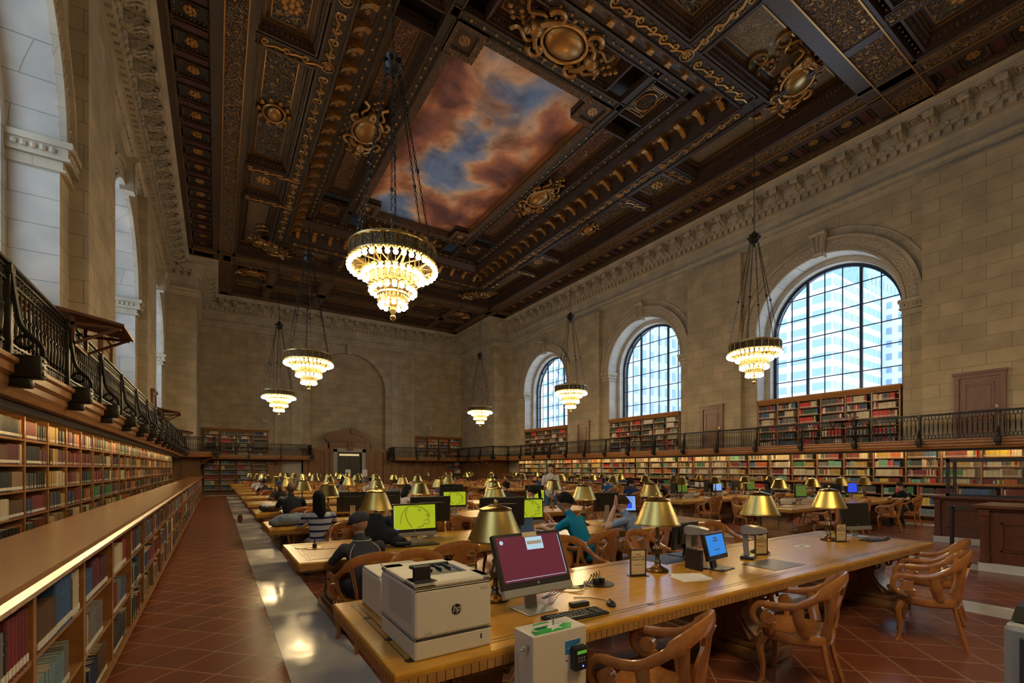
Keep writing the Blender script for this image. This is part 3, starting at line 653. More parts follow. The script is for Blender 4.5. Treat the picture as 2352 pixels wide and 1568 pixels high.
# coffers in the bays before and beyond the painted one
for e in (-1, 1):
    Y_ = lambda v: YM + e * (v - YM)
    rows = [(2.9, 5.1), (.2, 2.6)] if e < 0 else [(.0, 5.1)]
    for r0, r1 in ([(3.0, 5.05), (.2, 2.5), (-2.6, -.3), (-5.4, -3.1)] if e < 0 else [(2.6, 5.0), (-.2, 1.9)]):
        a, b = sorted((Y_(r0), Y_(r1)))
        for x0, x1 in ((.94, 2.8), (3.3, 6.0), (6.7, 12.1), (12.8, 15.5), (16.0, 17.86)):
            coffer(x0, x1, a, b, ZC, .42, greyp, .38)
            rosette(gilt, (x0 + x1) / 2, (a + b) / 2, ZC + .38, .42, 10)
            nn = int((x1 - x0 - .2) / .22)
            for k in range(nn): beads.ball((x0 + .1 + (k + .5) * (x1 - x0 - .2) / nn, a - .06 if e < 0 else b + .06, ZC), .028, 5)
    if e < 0:
        for x0 in (2.8, 6.0, 12.1, 15.5): orn.box(x0 + .06, x0 + (.44 if x0 < 5 or x0 > 14 else .64), YN, 5.2, ZC - .01, ZC + .2); base.box(x0, x0 + (.5 if x0 < 5 or x0 > 14 else .7), YN, 5.2, ZC + .01, ZC + .3)
        for r0, r1 in ((2.5, 3.0), (-.3, .2), (-3.1, -2.6)): orn.box(EX0, EX1, r0 + .05, r1 - .05, ZC - .01, ZC + .2); base.box(EX0, EX1, r0, r1, ZC + .01, ZC + .3)
    else:
        for x0 in (2.8, 6.0, 12.1, 15.5): orn.box(x0 + .06, x0 + (.44 if x0 < 5 or x0 > 14 else .64), 32.7, 38.9, ZC - .01, ZC + .2); base.box(x0, x0 + (.5 if x0 < 5 or x0 > 14 else .7), 32.7, 38.9, ZC + .01, ZC + .3)
        base.box(.1, 18.7, 32.55, 32.72, ZC - .03, ZC + .3); orn.box(.1, 18.7, 35.25, 35.85, ZC - .01, ZC + .2); fine.box(.1, 18.7, 38.3, 38.8, ZC - .02, ZC + .2)
        medallion(2.0, 34.3, ZC + .25, 0, .8); medallion(16.8, 34.3, ZC + .25, 0, .8)
base.box(-1.34, 20.14, 32.4, 32.6, ZC - .02, ZC + .2); fine.box(-1.3, .1, 31.9, 32.4, ZC - .02, ZC + .1); fine.box(18.7, 20.1, 31.9, 32.4, ZC - .02, ZC + .1)
base.box(EX0, EX1, 31.0, 32.45, ZC + .3, 14.9)
base.box(.08, .25, 32.5, 38.8, ZC - .03, ZC + .2); base.box(18.55, 18.72, 32.5, 38.8, ZC - .03, ZC + .2)
for nm, q, mt, sm in (('beam', base, CEIL, 0), ('dentil_row', dent, ORNF, 0), ('foliage_band', orn, ORN, 0), ('fine_moulding', fine, ORNF, 0), ('slate_field', slate, SLATE, 0), ('maroon_field', maroon, MAR, 0), ('gilt_bead', beads, GOLD, 1), ('running_scroll', waves, GOLD, 1), ('scroll_bed', bed, CEILB, 0), ('red_carved_panel', redp, ORNR, 0), ('grey_carved_panel', greyp, ORNG, 0), ('mosaic_panel', diap, DIAP, 0), ('gilt_carving', gilt, GOLD, 1), ('gold_cartouche', bright, GOLDB, 1), ('gold_fillet', goldfr, GOLD, 0)):
    q.obj(nm, mt, cl, smooth=bool(sm))
n_ = []
for x, y in ((6.46, 13.84), (7.24, 13.84), (7.24, 12.9), (11.56, 12.9), (11.56, 13.84), (12.34, 13.84), (12.34, 23.96), (11.56, 23.96), (11.56, 24.9), (7.24, 24.9), (7.24, 23.96), (6.46, 23.96)): n_.append((x, y, 15.62))
m = M(); m.poly(n_[::-1]); m.obj('painted_sky', SKY, cl)
# ================================================================ BOOKS
BC = {'dark red': (.16, .022, .022), 'crimson': (.27, .020, .035), 'bright red': (.48, .025, .022), 'navy': (.022, .036, .085), 'blue': (.045, .10, .22), 'pale blue': (.18, .28, .34),
      'black': (.018, .018, .018), 'charcoal': (.055, .055, .055), 'grey': (.17, .16, .15), 'dark green': (.022, .06, .032), 'green': (.05, .17, .06), 'sea green': (.14, .34, .25),
      'brown': (.11, .055, .028), 'tan': (.26, .16, .08), 'ochre': (.38, .24, .055), 'yellow': (.55, .42, .06), 'cream': (.50, .42, .28), 'maroon': (.09, .018, .028),
      'orange': (.42, .11, .025), 'white': (.60, .56, .48)}
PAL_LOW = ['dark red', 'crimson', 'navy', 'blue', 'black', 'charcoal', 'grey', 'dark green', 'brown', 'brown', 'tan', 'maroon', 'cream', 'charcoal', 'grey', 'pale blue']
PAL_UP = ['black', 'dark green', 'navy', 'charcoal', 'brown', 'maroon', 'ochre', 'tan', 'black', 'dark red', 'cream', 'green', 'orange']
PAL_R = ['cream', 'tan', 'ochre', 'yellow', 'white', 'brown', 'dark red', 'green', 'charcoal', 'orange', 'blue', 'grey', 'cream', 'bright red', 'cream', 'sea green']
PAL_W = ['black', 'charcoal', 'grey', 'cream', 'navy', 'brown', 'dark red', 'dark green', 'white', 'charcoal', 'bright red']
books = []      # dicts: frame T (local x = out of the shelf, y = along, z = up), size, colour, where
def shelf_books(T, y0, y1, z0, hmax, pal, where, key=0, fill=.97, thick=(.026, .05), depth=.19, runs=.5, tall=(.72, .98)):
    y = y0 + .012; end = y0 + (y1 - y0) * fill - .01; k = 0
    c = R.choice(pal); run = 0; h = hmax * R.uniform(*tall); t = R.uniform(*thick); lean = 0
    while y < end:
        if run <= 0:
            if R.random() < runs: run = R.randint(4, 14); c = R.choice(pal); h = hmax * R.uniform(*tall); t = R.uniform(*thick)
            else: run = 1; c = R.choice(pal); h = hmax * R.uniform(*tall); t = R.uniform(*thick)
        if y + t > end: break
        k += 1
        books.append(dict(T=T, y=y, t=t * .96, z=z0, h=h + R.uniform(-.004, .004), d=depth + R.uniform(-.02, .02), c=c, where=where, k=k, near=key))
        y += t; run -= 1
TL = lambda X: Matrix.Translation((X, 0, 0))                                  # spines face +X, run along +Y
TR_ = lambda X: Matrix(((-1, 0, 0, X), (0, -1, 0, 0), (0, 0, 1, 0), (0, 0, 0, 1)))   # spines face -X; local y = -Y
TF = lambda Y: Matrix(((0, 1, 0, 0), (-1, 0, 0, Y), (0, 0, 1, 0), (0, 0, 0, 1)))     # spines face -Y; local y = X
def case(name, label, T, y0, y1, nb, z0, z1, rows, depth, pal, where, top=None, cat='bookcase', group=None, back=True, runs=.5, thick=(.026, .05), fillr=(.8, .98), feet=False, tall=(.72, .98), ms=.045):
    root = thing(name, label, cat, (0, 0, 0), 0, group); root.matrix_world = T
    bw = (y1 - y0) / nb
    for k in range(nb + 1):
        m = M(); y = y0 + bw * k; ya, yb = (y, y + .04) if k == 0 else ((y - .04, y) if k == nb else (y - ms / 2, y + ms / 2)); m.box(-depth, 0, ya, yb, z0, z1)
        if feet: m.box(-depth + .05, -.06, y - .03, y + .03, 0, z0)
        m.obj('upright', OAKS, root)
    m = M(); rh = (z1 - z0 - .03) / rows
    for r in range(rows + 1): m.box(-depth, -.005, y0 + .01, y1 - .01, z0 + rh * r, z0 + rh * r + .025)
    m.obj('shelf_board', OAKS, root)
    if back: m = M(); m.box(-depth - .02, -depth, y0, y1, z0, z1); m.obj('back_panel', OAKD, root)
    if top:
        m = M(); m.rings([[(x, y, z) for x, z in top] for y in (y0 - .02, y1 + .02)]); m.obj('cornice', OAKS, root, smooth=False)
    for k in range(nb):
        for r in range(rows):
            shelf_books(T, y0 + bw * k + .03, y0 + bw * (k + 1) - .03, z0 + rh * r + .025, rh - .05, pal, (where, k, r, rows), 0, R.uniform(*fillr), thick, min(.2, depth - .04), runs, tall)
    return root
# left wall: low bookcase beside the aisle, its ledge, and the wall shelves behind the staff passage
case('low_bookcase', 'long low oak bookcase with a glossy ledge along the left aisle', TL(-.71), .12, 31.81, 33, .12, 1.16, 3, .50, PAL_LOW, 'low', feet=True, fillr=(.62, .97), tall=(.72, .96))
lb = [o for o in bpy.data.objects if o.name.startswith('low_bookcase')][0]
m = M(); prof_ = [(.05, 1.145), (.07, 1.16), (.075, 1.185), (.055, 1.205), (.03, 1.215), (-.53, 1.215), (-.56, 1.2), (-.56, 1.16), (0, 1.15)]
m.rings([[(x, y, z) for x, z in prof_] for y in (-.9, 31.85)]); m.obj('ledge', OAKL, lb)
m = M(); m.box(-.48, -.01, .1, 31.8, .06, .12); m.box(-.5, .02, .1, 31.8, .115, .135); m.obj('base_moulding', OAKS, lb)
topc = [(0, 0), (.04, .02), (.05, .06), (-.2, .06), (-.2, 0)]
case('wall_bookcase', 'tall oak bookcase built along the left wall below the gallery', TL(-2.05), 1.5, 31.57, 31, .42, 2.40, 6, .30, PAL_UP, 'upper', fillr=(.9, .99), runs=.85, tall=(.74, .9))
# right wall
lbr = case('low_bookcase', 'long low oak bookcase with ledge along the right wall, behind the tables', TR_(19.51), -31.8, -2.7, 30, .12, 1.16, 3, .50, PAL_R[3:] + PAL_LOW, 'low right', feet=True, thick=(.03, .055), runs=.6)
m = M(); m.rings([[(x, y, z) for x, z in prof_] for y in (-31.85, -2.65)]); m.obj('ledge', OAKS, lbr); m = M(); m.box(-.5, .02, -31.8, -2.7, .115, .135); m.obj('base_moulding', OAKS, lbr)
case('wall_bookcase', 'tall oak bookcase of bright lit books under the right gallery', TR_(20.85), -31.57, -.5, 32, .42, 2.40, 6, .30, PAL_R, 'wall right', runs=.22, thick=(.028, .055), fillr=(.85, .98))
# gallery bookcases in the window recesses
for i, yc in enumerate(WINY[1:]):
    nm = ('nearest', 'middle', 'farthest')[i]
    top = [(-.05, 4.60), (.05, 4.62), (.09, 4.70), (.12, 4.78), (.12, 4.82), (-.9, 4.82), (-.9, 4.76), (-.05, 4.70)]
    case('gallery_bookcase', 'oak bookcase filling the %s arched window recess on the right gallery' % nm, TR_(XR - .05), -yc - 2.66, -yc + 2.66, 6, HB + .05, 4.62, 6, .32, PAL_W if i else PAL_W + ['bright red', 'bright red', 'cream', 'blue'], 'gallery right', top=top, runs=.3, fillr=(.85, .99), group='gallery bookcases below the right windows')
    case('gallery_bookcase', 'oak bookcase filling the %s arched window recess on the left gallery' % nm, TL(XL + .05), yc - 2.66, yc + 2.66, 6, HB + .05, 4.18, 5, .32, PAL_W, 'gallery left', top=[(a_, b_ - .44) for a_, b_ in top], runs=.3, fillr=(.85, .99), group='gallery bookcases below the left windows')
# far wall cases
topf = [(-.3, 4.45), (.05, 4.47), (.12, 4.58), (.12, 4.64), (-.3, 4.64)]
case('gallery_bookcase', 'oak bookcase on the far gallery to the left of the pedimented door', TF(YW - .35), -.75, 3.35, 4, HB + .05, 4.47, 6, .3, PAL_W, 'far', top=topf, runs=.3)
case('gallery_bookcase', 'oak bookcase on the far gallery to the right of the blind arch', TF(YW - .35), 15.2, 19.6, 4, HB + .05, 4.47, 6, .3, PAL_R, 'far', top=topf, runs=.3)
case('tall_bookcase', 'oak bookcase of dark bound volumes under the far left gallery', TF(YW - .35), -.75, 3.35, 4, .1, 2.35, 6, .3, PAL_LOW, 'far', runs=.95)
case('tall_bookcase', 'narrow oak bookcase in the far right corner under the gallery', TF(YW - .35), 18.1, 19.7, 2, .1, 2.35, 6, .3, PAL_W, 'far', runs=.5)
# ---- which books are single objects: the 300 that show largest
def proj(x, y, z):
    r = x * math.cos(YAW) - y * math.sin(YAW); d = x * math.sin(YAW) + y * math.cos(YAW)
    return (U0 + FPX * r / d, V0 - FPX * (z - HC) / d, d) if d > .2 else (-9, -9, -1)
def bcen(b): return b['T'] @ Vector((-.01, b['y'] + b['t'] / 2, b['z'] + b['h'] / 2))
for b in books:
    p = bcen(b); u, v, d = proj(*p); b['s'] = 0
    if d > 0 and -4 < u < 2356 and v < 1572:
        D = p - Vector((0, 0, HC)); nrm = b['T'].to_3x3() @ Vector((1, 0, 0)); ct = max(0, -D.normalized().dot(nrm))
        if b['where'][0] == 'upper' and proj(-1.26, p.y * .62, 1.21)[1] < v and b['where'][2] < 2: ct *= .0
        b['s'] = b['t'] * b['h'] * ct / D.length_squared
books.sort(key=lambda b: -b['s'])
def book_mesh(b):
    d, t, h = b['d'], b['t'], b['h']; c = BC[b['c']]; j = 1 + ((b['k'] * 37) % 9 - 4) * .03; c = tuple(q * j for q in c)
    m = M(); n = 5; ro = [(-.012 + .012 * math.cos(a), t / 2 + t / 2 * math.sin(a)) for a in [(-PI / 2 + PI * k / n) for k in range(n + 1)]]
    cv = .0022; xo = -d
    outer = [(xo, 0)] + ro + [(xo, t)]; inner = [(xo, t - cv)] + [(-.016, t - cv), (-.016, cv)] + [(xo, cv)]
    pts = outer + inner; i = len(pts)
    m.rings([[(x, y, z) for x, y in pts] for z in (0, h)])
    if t > .03:
        for zz in (h * .80, h * .62):      # raised bands on thicker spines
            m.tube([(-.002, .002, zz), (.001, t / 2, zz), (-.002, t - .002, zz)], .0022, 4)
    return m, c
def color_attr(me, cols):
    a = me.color_attributes.new('col', 'FLOAT_COLOR', 'CORNER')
    flat = []
    for p in me.polygons:
        flat += list(cols[p.index] if isinstance(cols, list) else cols) * p.loop_total if not isinstance(cols, list) else list(cols[p.index]) * p.loop_total
    a.data.foreach_set('color', flat)
shown = books[:300]; rest = books[300:]
NM = {'low': lambda k, r: '%s shelf of the %s bay of the low bookcase by the aisle' % (('bottom', 'middle', 'top')[r], ORD[k]),
      'upper': lambda k, r: '%s shelf up of the %s bay of the tall left wall bookcase' % (ORD[r], ORD[k])}
SHOWNBAY = {}
for b in shown: SHOWNBAY.setdefault(b['where'][0], set()).add(b['where'][1])
for b in shown:
    wn, k, r, rows = b['where']; base_ = min(SHOWNBAY[wn])
    m, c = book_mesh(b); o = thing('book', '', 'book', b['T'] @ Vector((0, b['y'], b['z'])))
    o.rotation_euler = b['T'].to_euler()
    if wn == 'low': pl = '%s shelf, %s low bay' % (('bottom', 'middle', 'top')[r], ORD[k - base_])
    elif wn == 'upper': pl = '%s shelf up, %s wall bay' % (ORD[r], ORD[k - base_])
    else: pl = '%s shelf, %s %s bay' % (ORD[r], ORD[k], wn)
    o['label'] = '%s book, %s from its near end, %s' % (b['c'], ORD[b['k'] - 1], pl); o['group'] = 'books on the %s' % pl
    q = m.obj('cover', BOOK, o); color_attr(q.data, (*c, 1))
    pg = M(); pg.box(-b['d'] + .006, -.017, .003, b['t'] - .003, .004, b['h'] - .004); pg.obj('page_block', PAGES, o)
    st = M(); t = b['t']
    zz = b['h'] * .06 + .006
    st.box(-.006, .0022, t * .12, t * .88, zz, zz + .034); st.obj('spine_label', STICK, o)
m = M(); cols = []
for b in rest:
    T = b['T']; c = BC[b['c']]; j = R.uniform(.85, 1.15); c = (c[0] * j, c[1] * j, c[2] * j, 1)
    y0, y1, z0, z1, d = b['y'], b['y'] + b['t'], b['z'], b['z'] + b['h'], b['d']
    off = R.choice((0, -.004, -.01)); P = lambda x, y, z: tuple(T @ Vector((x, y, z)))
    q = [P(off, y0, z0), P(off, y1, z0), P(off, y1, z1), P(off, y0, z1)]; m.quad(*q); cols.append(c)
    m.quad(P(off, y0, z1), P(off, y1, z1), P(-d, y1, z1), P(-d, y0, z1)); cols.append((.42, .35, .25, 1))
    m.quad(P(off, y0, z0), P(off, y0, z1), P(-d, y0, z1), P(-d, y0, z0)); cols.append(c)
    m.quad(P(off, y1, z0), P(-d, y1, z0), P(-d, y1, z1), P(off, y1, z1)); cols.append(c)
    a, e = y0 + (y1 - y0) * .15, y1 - (y1 - y0) * .15; m.quad(P(off + .002, a, z0 + .02), P(off + .002, e, z0 + .02), P(off + .002, e, z0 + .052), P(off + .002, a, z0 + .052)); cols.append((.62, .58, .50, 1))
o = m.obj('books', BOOK); color_attr(o.data, cols); o['kind'] = 'stuff'
tag(o, 'mass of bound books filling the remaining wall, gallery and low shelves', 'books')
# ================================================================ GALLERIES
def gallery(name, label, pts, sd, floor_poly, outw):
    """floor slab with wooden fascia; pts = edge line, sd = +1 if the void is on the left of the path"""
    root = thing(name, label, 'gallery')
    m = M()
    for q in floor_poly: m.box(q[0], q[1], q[2], q[3], HB - .14, HB)
    m.obj('gallery_floor', OAKP, root)
    pr = [(-.12, 2.34), (-.02, 2.35), (.0, 2.40), (.03, 2.44), (.03, 2.50), (.07, 2.53), (.07, 2.60), (.10, 2.62), (.10, 2.66), (-.12, 2.66)]
    def offs(k, o):
        n = len(pts); P = Vector(pts[k]); d0 = (Vector(pts[k]) - Vector(pts[k - 1])).normalized() if k > 0 else None; d1 = (Vector(pts[k + 1]) - Vector(pts[k])).normalized() if k < n - 1 else None
        nr = lambda d: Vector((d.y, -d.x)) * sd
        if d0 is None: return P + nr(d1) * o
        if d1 is None: return P + nr(d0) * o
        return P + (nr(d0) + nr(d1)) * o
    m = M(); m.rings([[(*offs(k, o), z) for o, z in pr] for k in range(len(pts))], close=True)
    m.obj('fascia', OAKS, root)
    del root['label']; del root['category']; root['kind'] = 'structure'
    return root, offs
def baluster(m, x, y, z0, z1, n=6):
    h = z1 - z0
    m.lathe([(.010, 0), (.010, h * .08), (.019, h * .10), (.010, h * .13), (.015, h * .22), (.020, h * .40), (.014, h * .52), (.022, h * .55), (.022, h * .58), (.011, h * .62), (.009, h * .88), (.016, h * .91), (.010, h * .95), (.010, h)], (x, y, z0), n, cap=False)
def greek(m, T, L, z0, h, step=.09):
    n = max(1, int(L / step)); s = L / n; t = h * .12
    for k in range(n):
        x = s * k
        m.box(x, x + s * .84, -.008, .008, z0, z0 + t, 0, T); m.box(x + s * .72, x + s * .84, -.008, .008, z0, z0 + h * .75, 0, T)
        m.box(x + s * .28, x + s * .84, -.008, .008, z0 + h * .68, z0 + h * .78, 0, T); m.box(x + s * .28, x + s * .40, -.008, .008, z0 + h * .34, z0 + h * .75, 0, T)
        m.box(x, x + s * .12, -.008, .008, z0, z0 + h, 0, T)
def railing(name, label, pts, sd, spacing=1.945, brackets=True, group=None):
    root = thing(name, label, 'railing', group=group)
    rail = M()
    rail.tube([(x, y, 3.50) for x, y in pts], [(.036, .028)] * len(pts), 8, up=(0, 0, 1)); rail.obj('handrail', IRON, root, smooth=True)
    for (xa, ya), (xb, yb) in zip(pts, pts[1:]):
        L = math.hypot(xb - xa, yb - ya); n = max(1, int(round(L / spacing))); s = L / n; rz = math.atan2(yb - ya, xb - xa)
        for k in range(n):
            T = TM(xa + (xb - xa) * k / n, ya + (yb - ya) * k / n, 0, rz); m = M()
            for z0, z1 in ((2.68, 2.70), (2.80, 2.82), (3.34, 3.36), (3.45, 3.47)): m.box(.03, s - .03, -.012, .012, z0, z1, 0, T)
            nb = 15; near = math.hypot(T.translation.x, T.translation.y) < 16
            for j in range(nb):
                x = .06 + (s - .12) * (j + .5) / nb; q = M(); baluster(q, x, 0, 2.82, 3.34, 6 if near else 4); m.add(q, T)
            if near: greek(m, T @ TM(.04), s - .08, 2.70, .10); greek(m, T @ TM(.04), s - .08, 3.36, .09)
            else:
                for j in range(20): x = .06 + (s - .12) * j / 20; m.box(x, x + .03, -.006, .006, 2.70, 2.80, 0, T); m.box(x, x + .03, -.006, .006, 3.36, 3.45, 0, T)
            m.obj('baluster_panel', IRON, root, smooth=True, ang=50)
        for k in range(n + 1):
            T = TM(xa + (xb - xa) * k / n, ya + (yb - ya) * k / n, 0, rz); m = M(); e = -sd
            m.rbox(-.035, .035, -.035, .035, 2.64, 3.52, .006, 0, T); m.rbox(-.05, .05, -.05, .05, 3.40, 3.50, .01, 0, T)
            if brackets:
                q = bez([(0, e * .03, 3.42), (0, e * .06, 3.15), (0, e * .10, 2.95), (0, e * .22, 2.80), (0, e * .24, 2.70)], 6)
                m.tube([tuple(T @ v) for v in q], .022, 6)
                m.tube([tuple(T @ Vector((0, e * (.12 + .055 * math.cos(t * .6)), 2.82 + .055 * math.sin(t * .6)))) for t in range(11)], .016, 5, closed=False)
                m.rbox(-.075, .075, *sorted((e * .02, e * .24)), 2.50, 2.70, .015, 0, T); m.rbox(-.055, .055, *sorted((e * .02, e * .17)), 2.41, 2.51, .02, 0, T)
                for z in (2.53, 2.59, 2.65):
                    m.box(-.05, .05, *sorted((e * .235, e * .25)), z, z + .02, 0, T)
            m.obj('post', IRON, root, smooth=True)
    return root
LP = [(-1.55, .1), (-1.55, 32.35), (-.1, 32.35), (-.1, 38.7), (6.2, 38.7), (6.2, 39.9)]
RP = [(20.35, -1.8), (20.35, 32.35), (18.9, 32.35), (18.9, 38.7), (12.8, 38.7), (12.8, 39.9)]
gallery('gallery', 'wooden gallery running along the left wall to the far door', LP, 1, [(XL, -1.57, .1, 34), (XL, -.12, 32.33, 40), (-.2, 6.2, 38.68, 40)], 1)
gallery('gallery', 'wooden gallery running along the right wall under the windows', RP, -1, [(20.33, XR + .1, -1.8, 34), (18.88, XR, 32.33, 40), (12.8, 19, 38.68, 40)], -1)
railing('railing', 'dark ironwork railing with turned balusters on the left gallery', LP, 1)
railing('railing', 'dark ironwork railing with turned balusters on the right gallery', RP, -1)
# reading-shelf ledges hung on the railing
def desk_shelf(x, y, rz, label):
    t = thing('railing_shelf', label, 'shelf', (x, y, 0), rz, 'wooden shelves fixed on the gallery railings')
    m = M(); m.prism([(-.10, 3.62), (.56, 3.50), (.56, 3.535), (-.10, 3.66)], .86, Matrix(((1, 0, 0, 0), (0, 0, 1, -.43), (0, 1, 0, 0), (0, 0, 0, 1)))); m.obj('board', MAHO, t)
    for e in (-.36, .32):
        m = M(); m.box(.04, .08, e, e + .04, 3.22, 3.60); m.box(.04, .52, e, e + .04, 3.47, 3.505); m.tube([(.06, e + .02, 3.24), (.5, e + .02, 3.49)], .022, 4); m.obj('bracket', MAHO, t)
    m = M(); m.box(.04, .08, -.36, .36, 3.22, 3.27); m.obj('rail', MAHO, t)
for y, k in ((8.05, 'nearest the camera'), (18.9, 'halfway along'), (28.6, 'near the far end')):
    desk_shelf(-1.55, y, 0, 'tilted wooden reading shelf on the left gallery railing, %s' % k)
    desk_shelf(20.35, y, PI, 'tilted wooden reading shelf on the right gallery railing, %s' % k)
# strip lights under the galleries
for nm, x, y0, y1, e in (('left', -1.72, .3, 31.5, -1), ('right', 20.52, -1.5, 31.5, 1)):
    t = thing('shelf_light', 'long metal strip light under the %s gallery edge' % nm, 'light', (x, 0, 0))
    m = M(); m.prism([(-.06, 2.27), (.06, 2.27), (.08, 2.33), (.0, 2.36), (-.08, 2.33)], y1 - y0, Matrix(((1, 0, 0, 0), (0, 0, 1, y0), (0, 1, 0, 0), (0, 0, 0, 1)))); m.obj('housing', DGR, t)
    q = M()
    y = y0
    while y < y1 - .2: q.box(*sorted((e * .072, e * .082)), y, min(y + 1.8, y1), 2.28, 2.31); y += 1.945
    q.obj('tube', TUBE, t)
# ---- panelling: far wall and pier flanks under the gallery
pn = sroot('trim_2')
def panelling(m, T, L, z0, z1, n):
    m.box(0, L, 0, .05, z0, z1, 0, T); w_ = L / n
    for k in range(n):
        x0, x1 = w_ * k + .08, w_ * (k + 1) - .08
        for a, b, c, d in ((x0, x1, z0 + .18, z0 + .23), (x0, x1, z1 - .23, z1 - .18), (x0, x0 + .05, z0 + .2, z1 - .2), (x1 - .05, x1, z0 + .2, z1 - .2)): m.box(a, b, .05, .08, c, d, 0, T)
        m.box(w_ * k - .05, w_ * k + .05, .05, .10, z0, z1, 0, T)
    m.box(0, L, .05, .11, z0, z0 + .15, 0, T); m.box(0, L, .05, .12, z1 - .12, z1, 0, T)
m = M()
TFw = lambda x, y: Matrix(((1, 0, 0, x), (0, -1, 0, y), (0, 0, 1, 0), (0, 0, 0, 1)))
panelling(m, TFw(3.4, YW), .9, 0, 2.5, 1); panelling(m, TFw(5.75, YW), 2.2, 0, 3.2, 3); panelling(m, TFw(10.9, YW), 2.1, 0, 3.2, 3); panelling(m, TFw(13.0, YW), 5.1, 0, 2.5, 7)
panelling(m, TFw(-1.0 - 1.4, 33.75), 1.4, 0, 2.5, 2); panelling(m, TFw(19.82, 33.75), 1.5, 0, 2.5, 2)
panelling(m, Matrix(((0, 1, 0, -1.02), (1, 0, 0, 33.75), (0, 0, 1, 0), (0, 0, 0, 1))), 6.2, 0, 2.5, 6); panelling(m, Matrix(((0, -1, 0, 19.82), (1, 0, 0, 33.75), (0, 0, 1, 0), (0, 0, 0, 1))), 6.2, 0, 2.5, 6)
for x in (7.6, 11.2, 6.4, 12.4): m.box(x - .16, x + .16, YW - .16, YW, 0, 3.2); m.box(x - .2, x + .2, YW - .2, YW, 3.0, 3.1)
m.box(5.6, 8.0, YW - .18, YW, 3.15, 3.3); m.box(10.8, 13.2, YW - .18, YW, 3.15, 3.3)
for e in (-1, 1): m.prism([(0, 0), (1.0, 0), (.75, .12), (.45, .2), (.2, .42), (0, .5)] if e > 0 else [(0, 0), (0, .5), (-.2, .42), (-.45, .2), (-.75, .12), (-1.0, 0)], .1, Matrix(((1, 0, 0, XC + e * 1.75), (0, 0, 1, YW - .15), (0, 1, 0, 3.3), (0, 0, 0, 1))))
m.obj('panelling', OAKP, pn)
m = M()
for T in [TM(x, YW - .1, 0, -PI / 2) for x in (13.9, 14.9, 15.9, 16.9, 3.9, .0)] + [TM(19.75, y, 0, PI) for y in (34.3, 36.0)] + [TM(-.95, y, 0, 0) for y in (34.3, 36)]:
    q = bez([(0, 0, 1.75), (.08, 0, 1.95), (.30, 0, 2.1), (.5, 0, 2.28), (.9, 0, 2.34)], 5); m.tube([tuple(T @ v) for v in q], .05, 6)
    m.tube([tuple(T @ Vector((.28 + .08 * math.cos(t * .7), 0, 2.2 + .08 * math.sin(t * .7)))) for t in range(9)], .03, 5); m.box(-.02, .1, -.05, .05, 1.75, 2.35, 0, T)
m.obj('scroll_bracket', OAKS, pn, smooth=True)
# ---- doors
dno = [0]
def door(x, y, rz, wd=.98, h=2.05, z=HB, m_=None):
    dno[0] += 1; r = sroot('door_%d' % dno[0]); r.location = (x, y, z); r.rotation_euler = (0, 0, rz); m_ = m_ or MAHO      # local -y faces the room
    m = M(); m.box(-wd / 2, wd / 2, -.03, .02, 0, h)
    for a, b, c, d in ((-wd / 2 + .14, wd / 2 - .14, .25, .75), (-wd / 2 + .14, wd / 2 - .14, .9, h - .2)):
        frame_ = [(a, b, c, c + .03), (a, b, d - .03, d), (a, a + .03, c, d), (b - .03, b, c, d)]
        for q in frame_: m.box(q[0], q[1], -.05, -.03, q[2], q[3])
        m.rbox(a + .08, b - .08, -.045, -.02, c + .08, d - .08, .012)
    m.obj('door_leaf', m_, r)
    m = M(); f_ = .12
    for a, b, c, d in ((-wd / 2 - f_, -wd / 2, 0, h + f_), (wd / 2, wd / 2 + f_, 0, h + f_), (-wd / 2, wd / 2, h, h + f_)): m.box(a, b, -.08, .02, c, d)
    m.box(-wd / 2 - f_ - .04, wd / 2 + f_ + .04, -.13, .02, h + f_, h + f_ + .08); m.box(-wd / 2 - f_ - .02, wd / 2 + f_ + .02, -.10, .02, h + f_ - .03, h + f_)
    m.obj('door_frame', m_, r)
    m = M(); m.ball((wd / 2 - .09, -.10, 1.0), .035, 10); m.rbox(wd / 2 - .13, wd / 2 - .05, -.045, -.03, .9, 1.15, .004); m.obj('door_knob', GOLDB, r, smooth=True)
    for zz in (.25, h - .35):
        m = M(); m.tube([(-wd / 2 - .005, -.05, zz), (-wd / 2 - .005, -.05, zz + .11)], .014, 6); m.obj('hinge', GOLDB, r)
    return r
for y in (4.45, 14.1, 23.75): door(20.99, y, -PI / 2)
for y in (14.1, 23.75): door(-2.19, y, PI / 2)
# central far door with stone surround and pediment
dno[0] += 1; r = sroot('door_%d' % dno[0]); r.location = (XC, YW, 0)
m = M()
for e in (-1, 1): m.box(*sorted((e * 1.02, e * 1.32)), -.20, .3, 0, 3.3); m.box(*sorted((e * 1.0, e * 1.06)), -.24, -.2, 0, 3.05)
m.box(-1.32, 1.32, -.2, .3, 3.05, 3.36); m.obj('stone_surround', mat('door_surround_marble', (.34, .32, .28), .4), r)
m = M()
for e in (-1, 1): m.box(*sorted((e * 1.32, e * 1.62)), -.26, .0, 0, 3.9); m.box(*sorted((e * 1.30, e * 1.66)), -.30, 0, 3.7, 3.9)
m.box(-1.62, 1.62, -.24, 0, 3.36, 3.9); m.box(-1.9, 1.9, -.42, 0, 3.9, 4.02); m.box(-1.98, 1.98, -.50, 0, 4.02, 4.1)
m.prism([(-1.9, 0), (1.9, 0), (0, .62)], .2, Matrix(((1, 0, 0, 0), (0, 0, 1, -.26), (0, 1, 0, 4.1), (0, 0, 0, 1))))
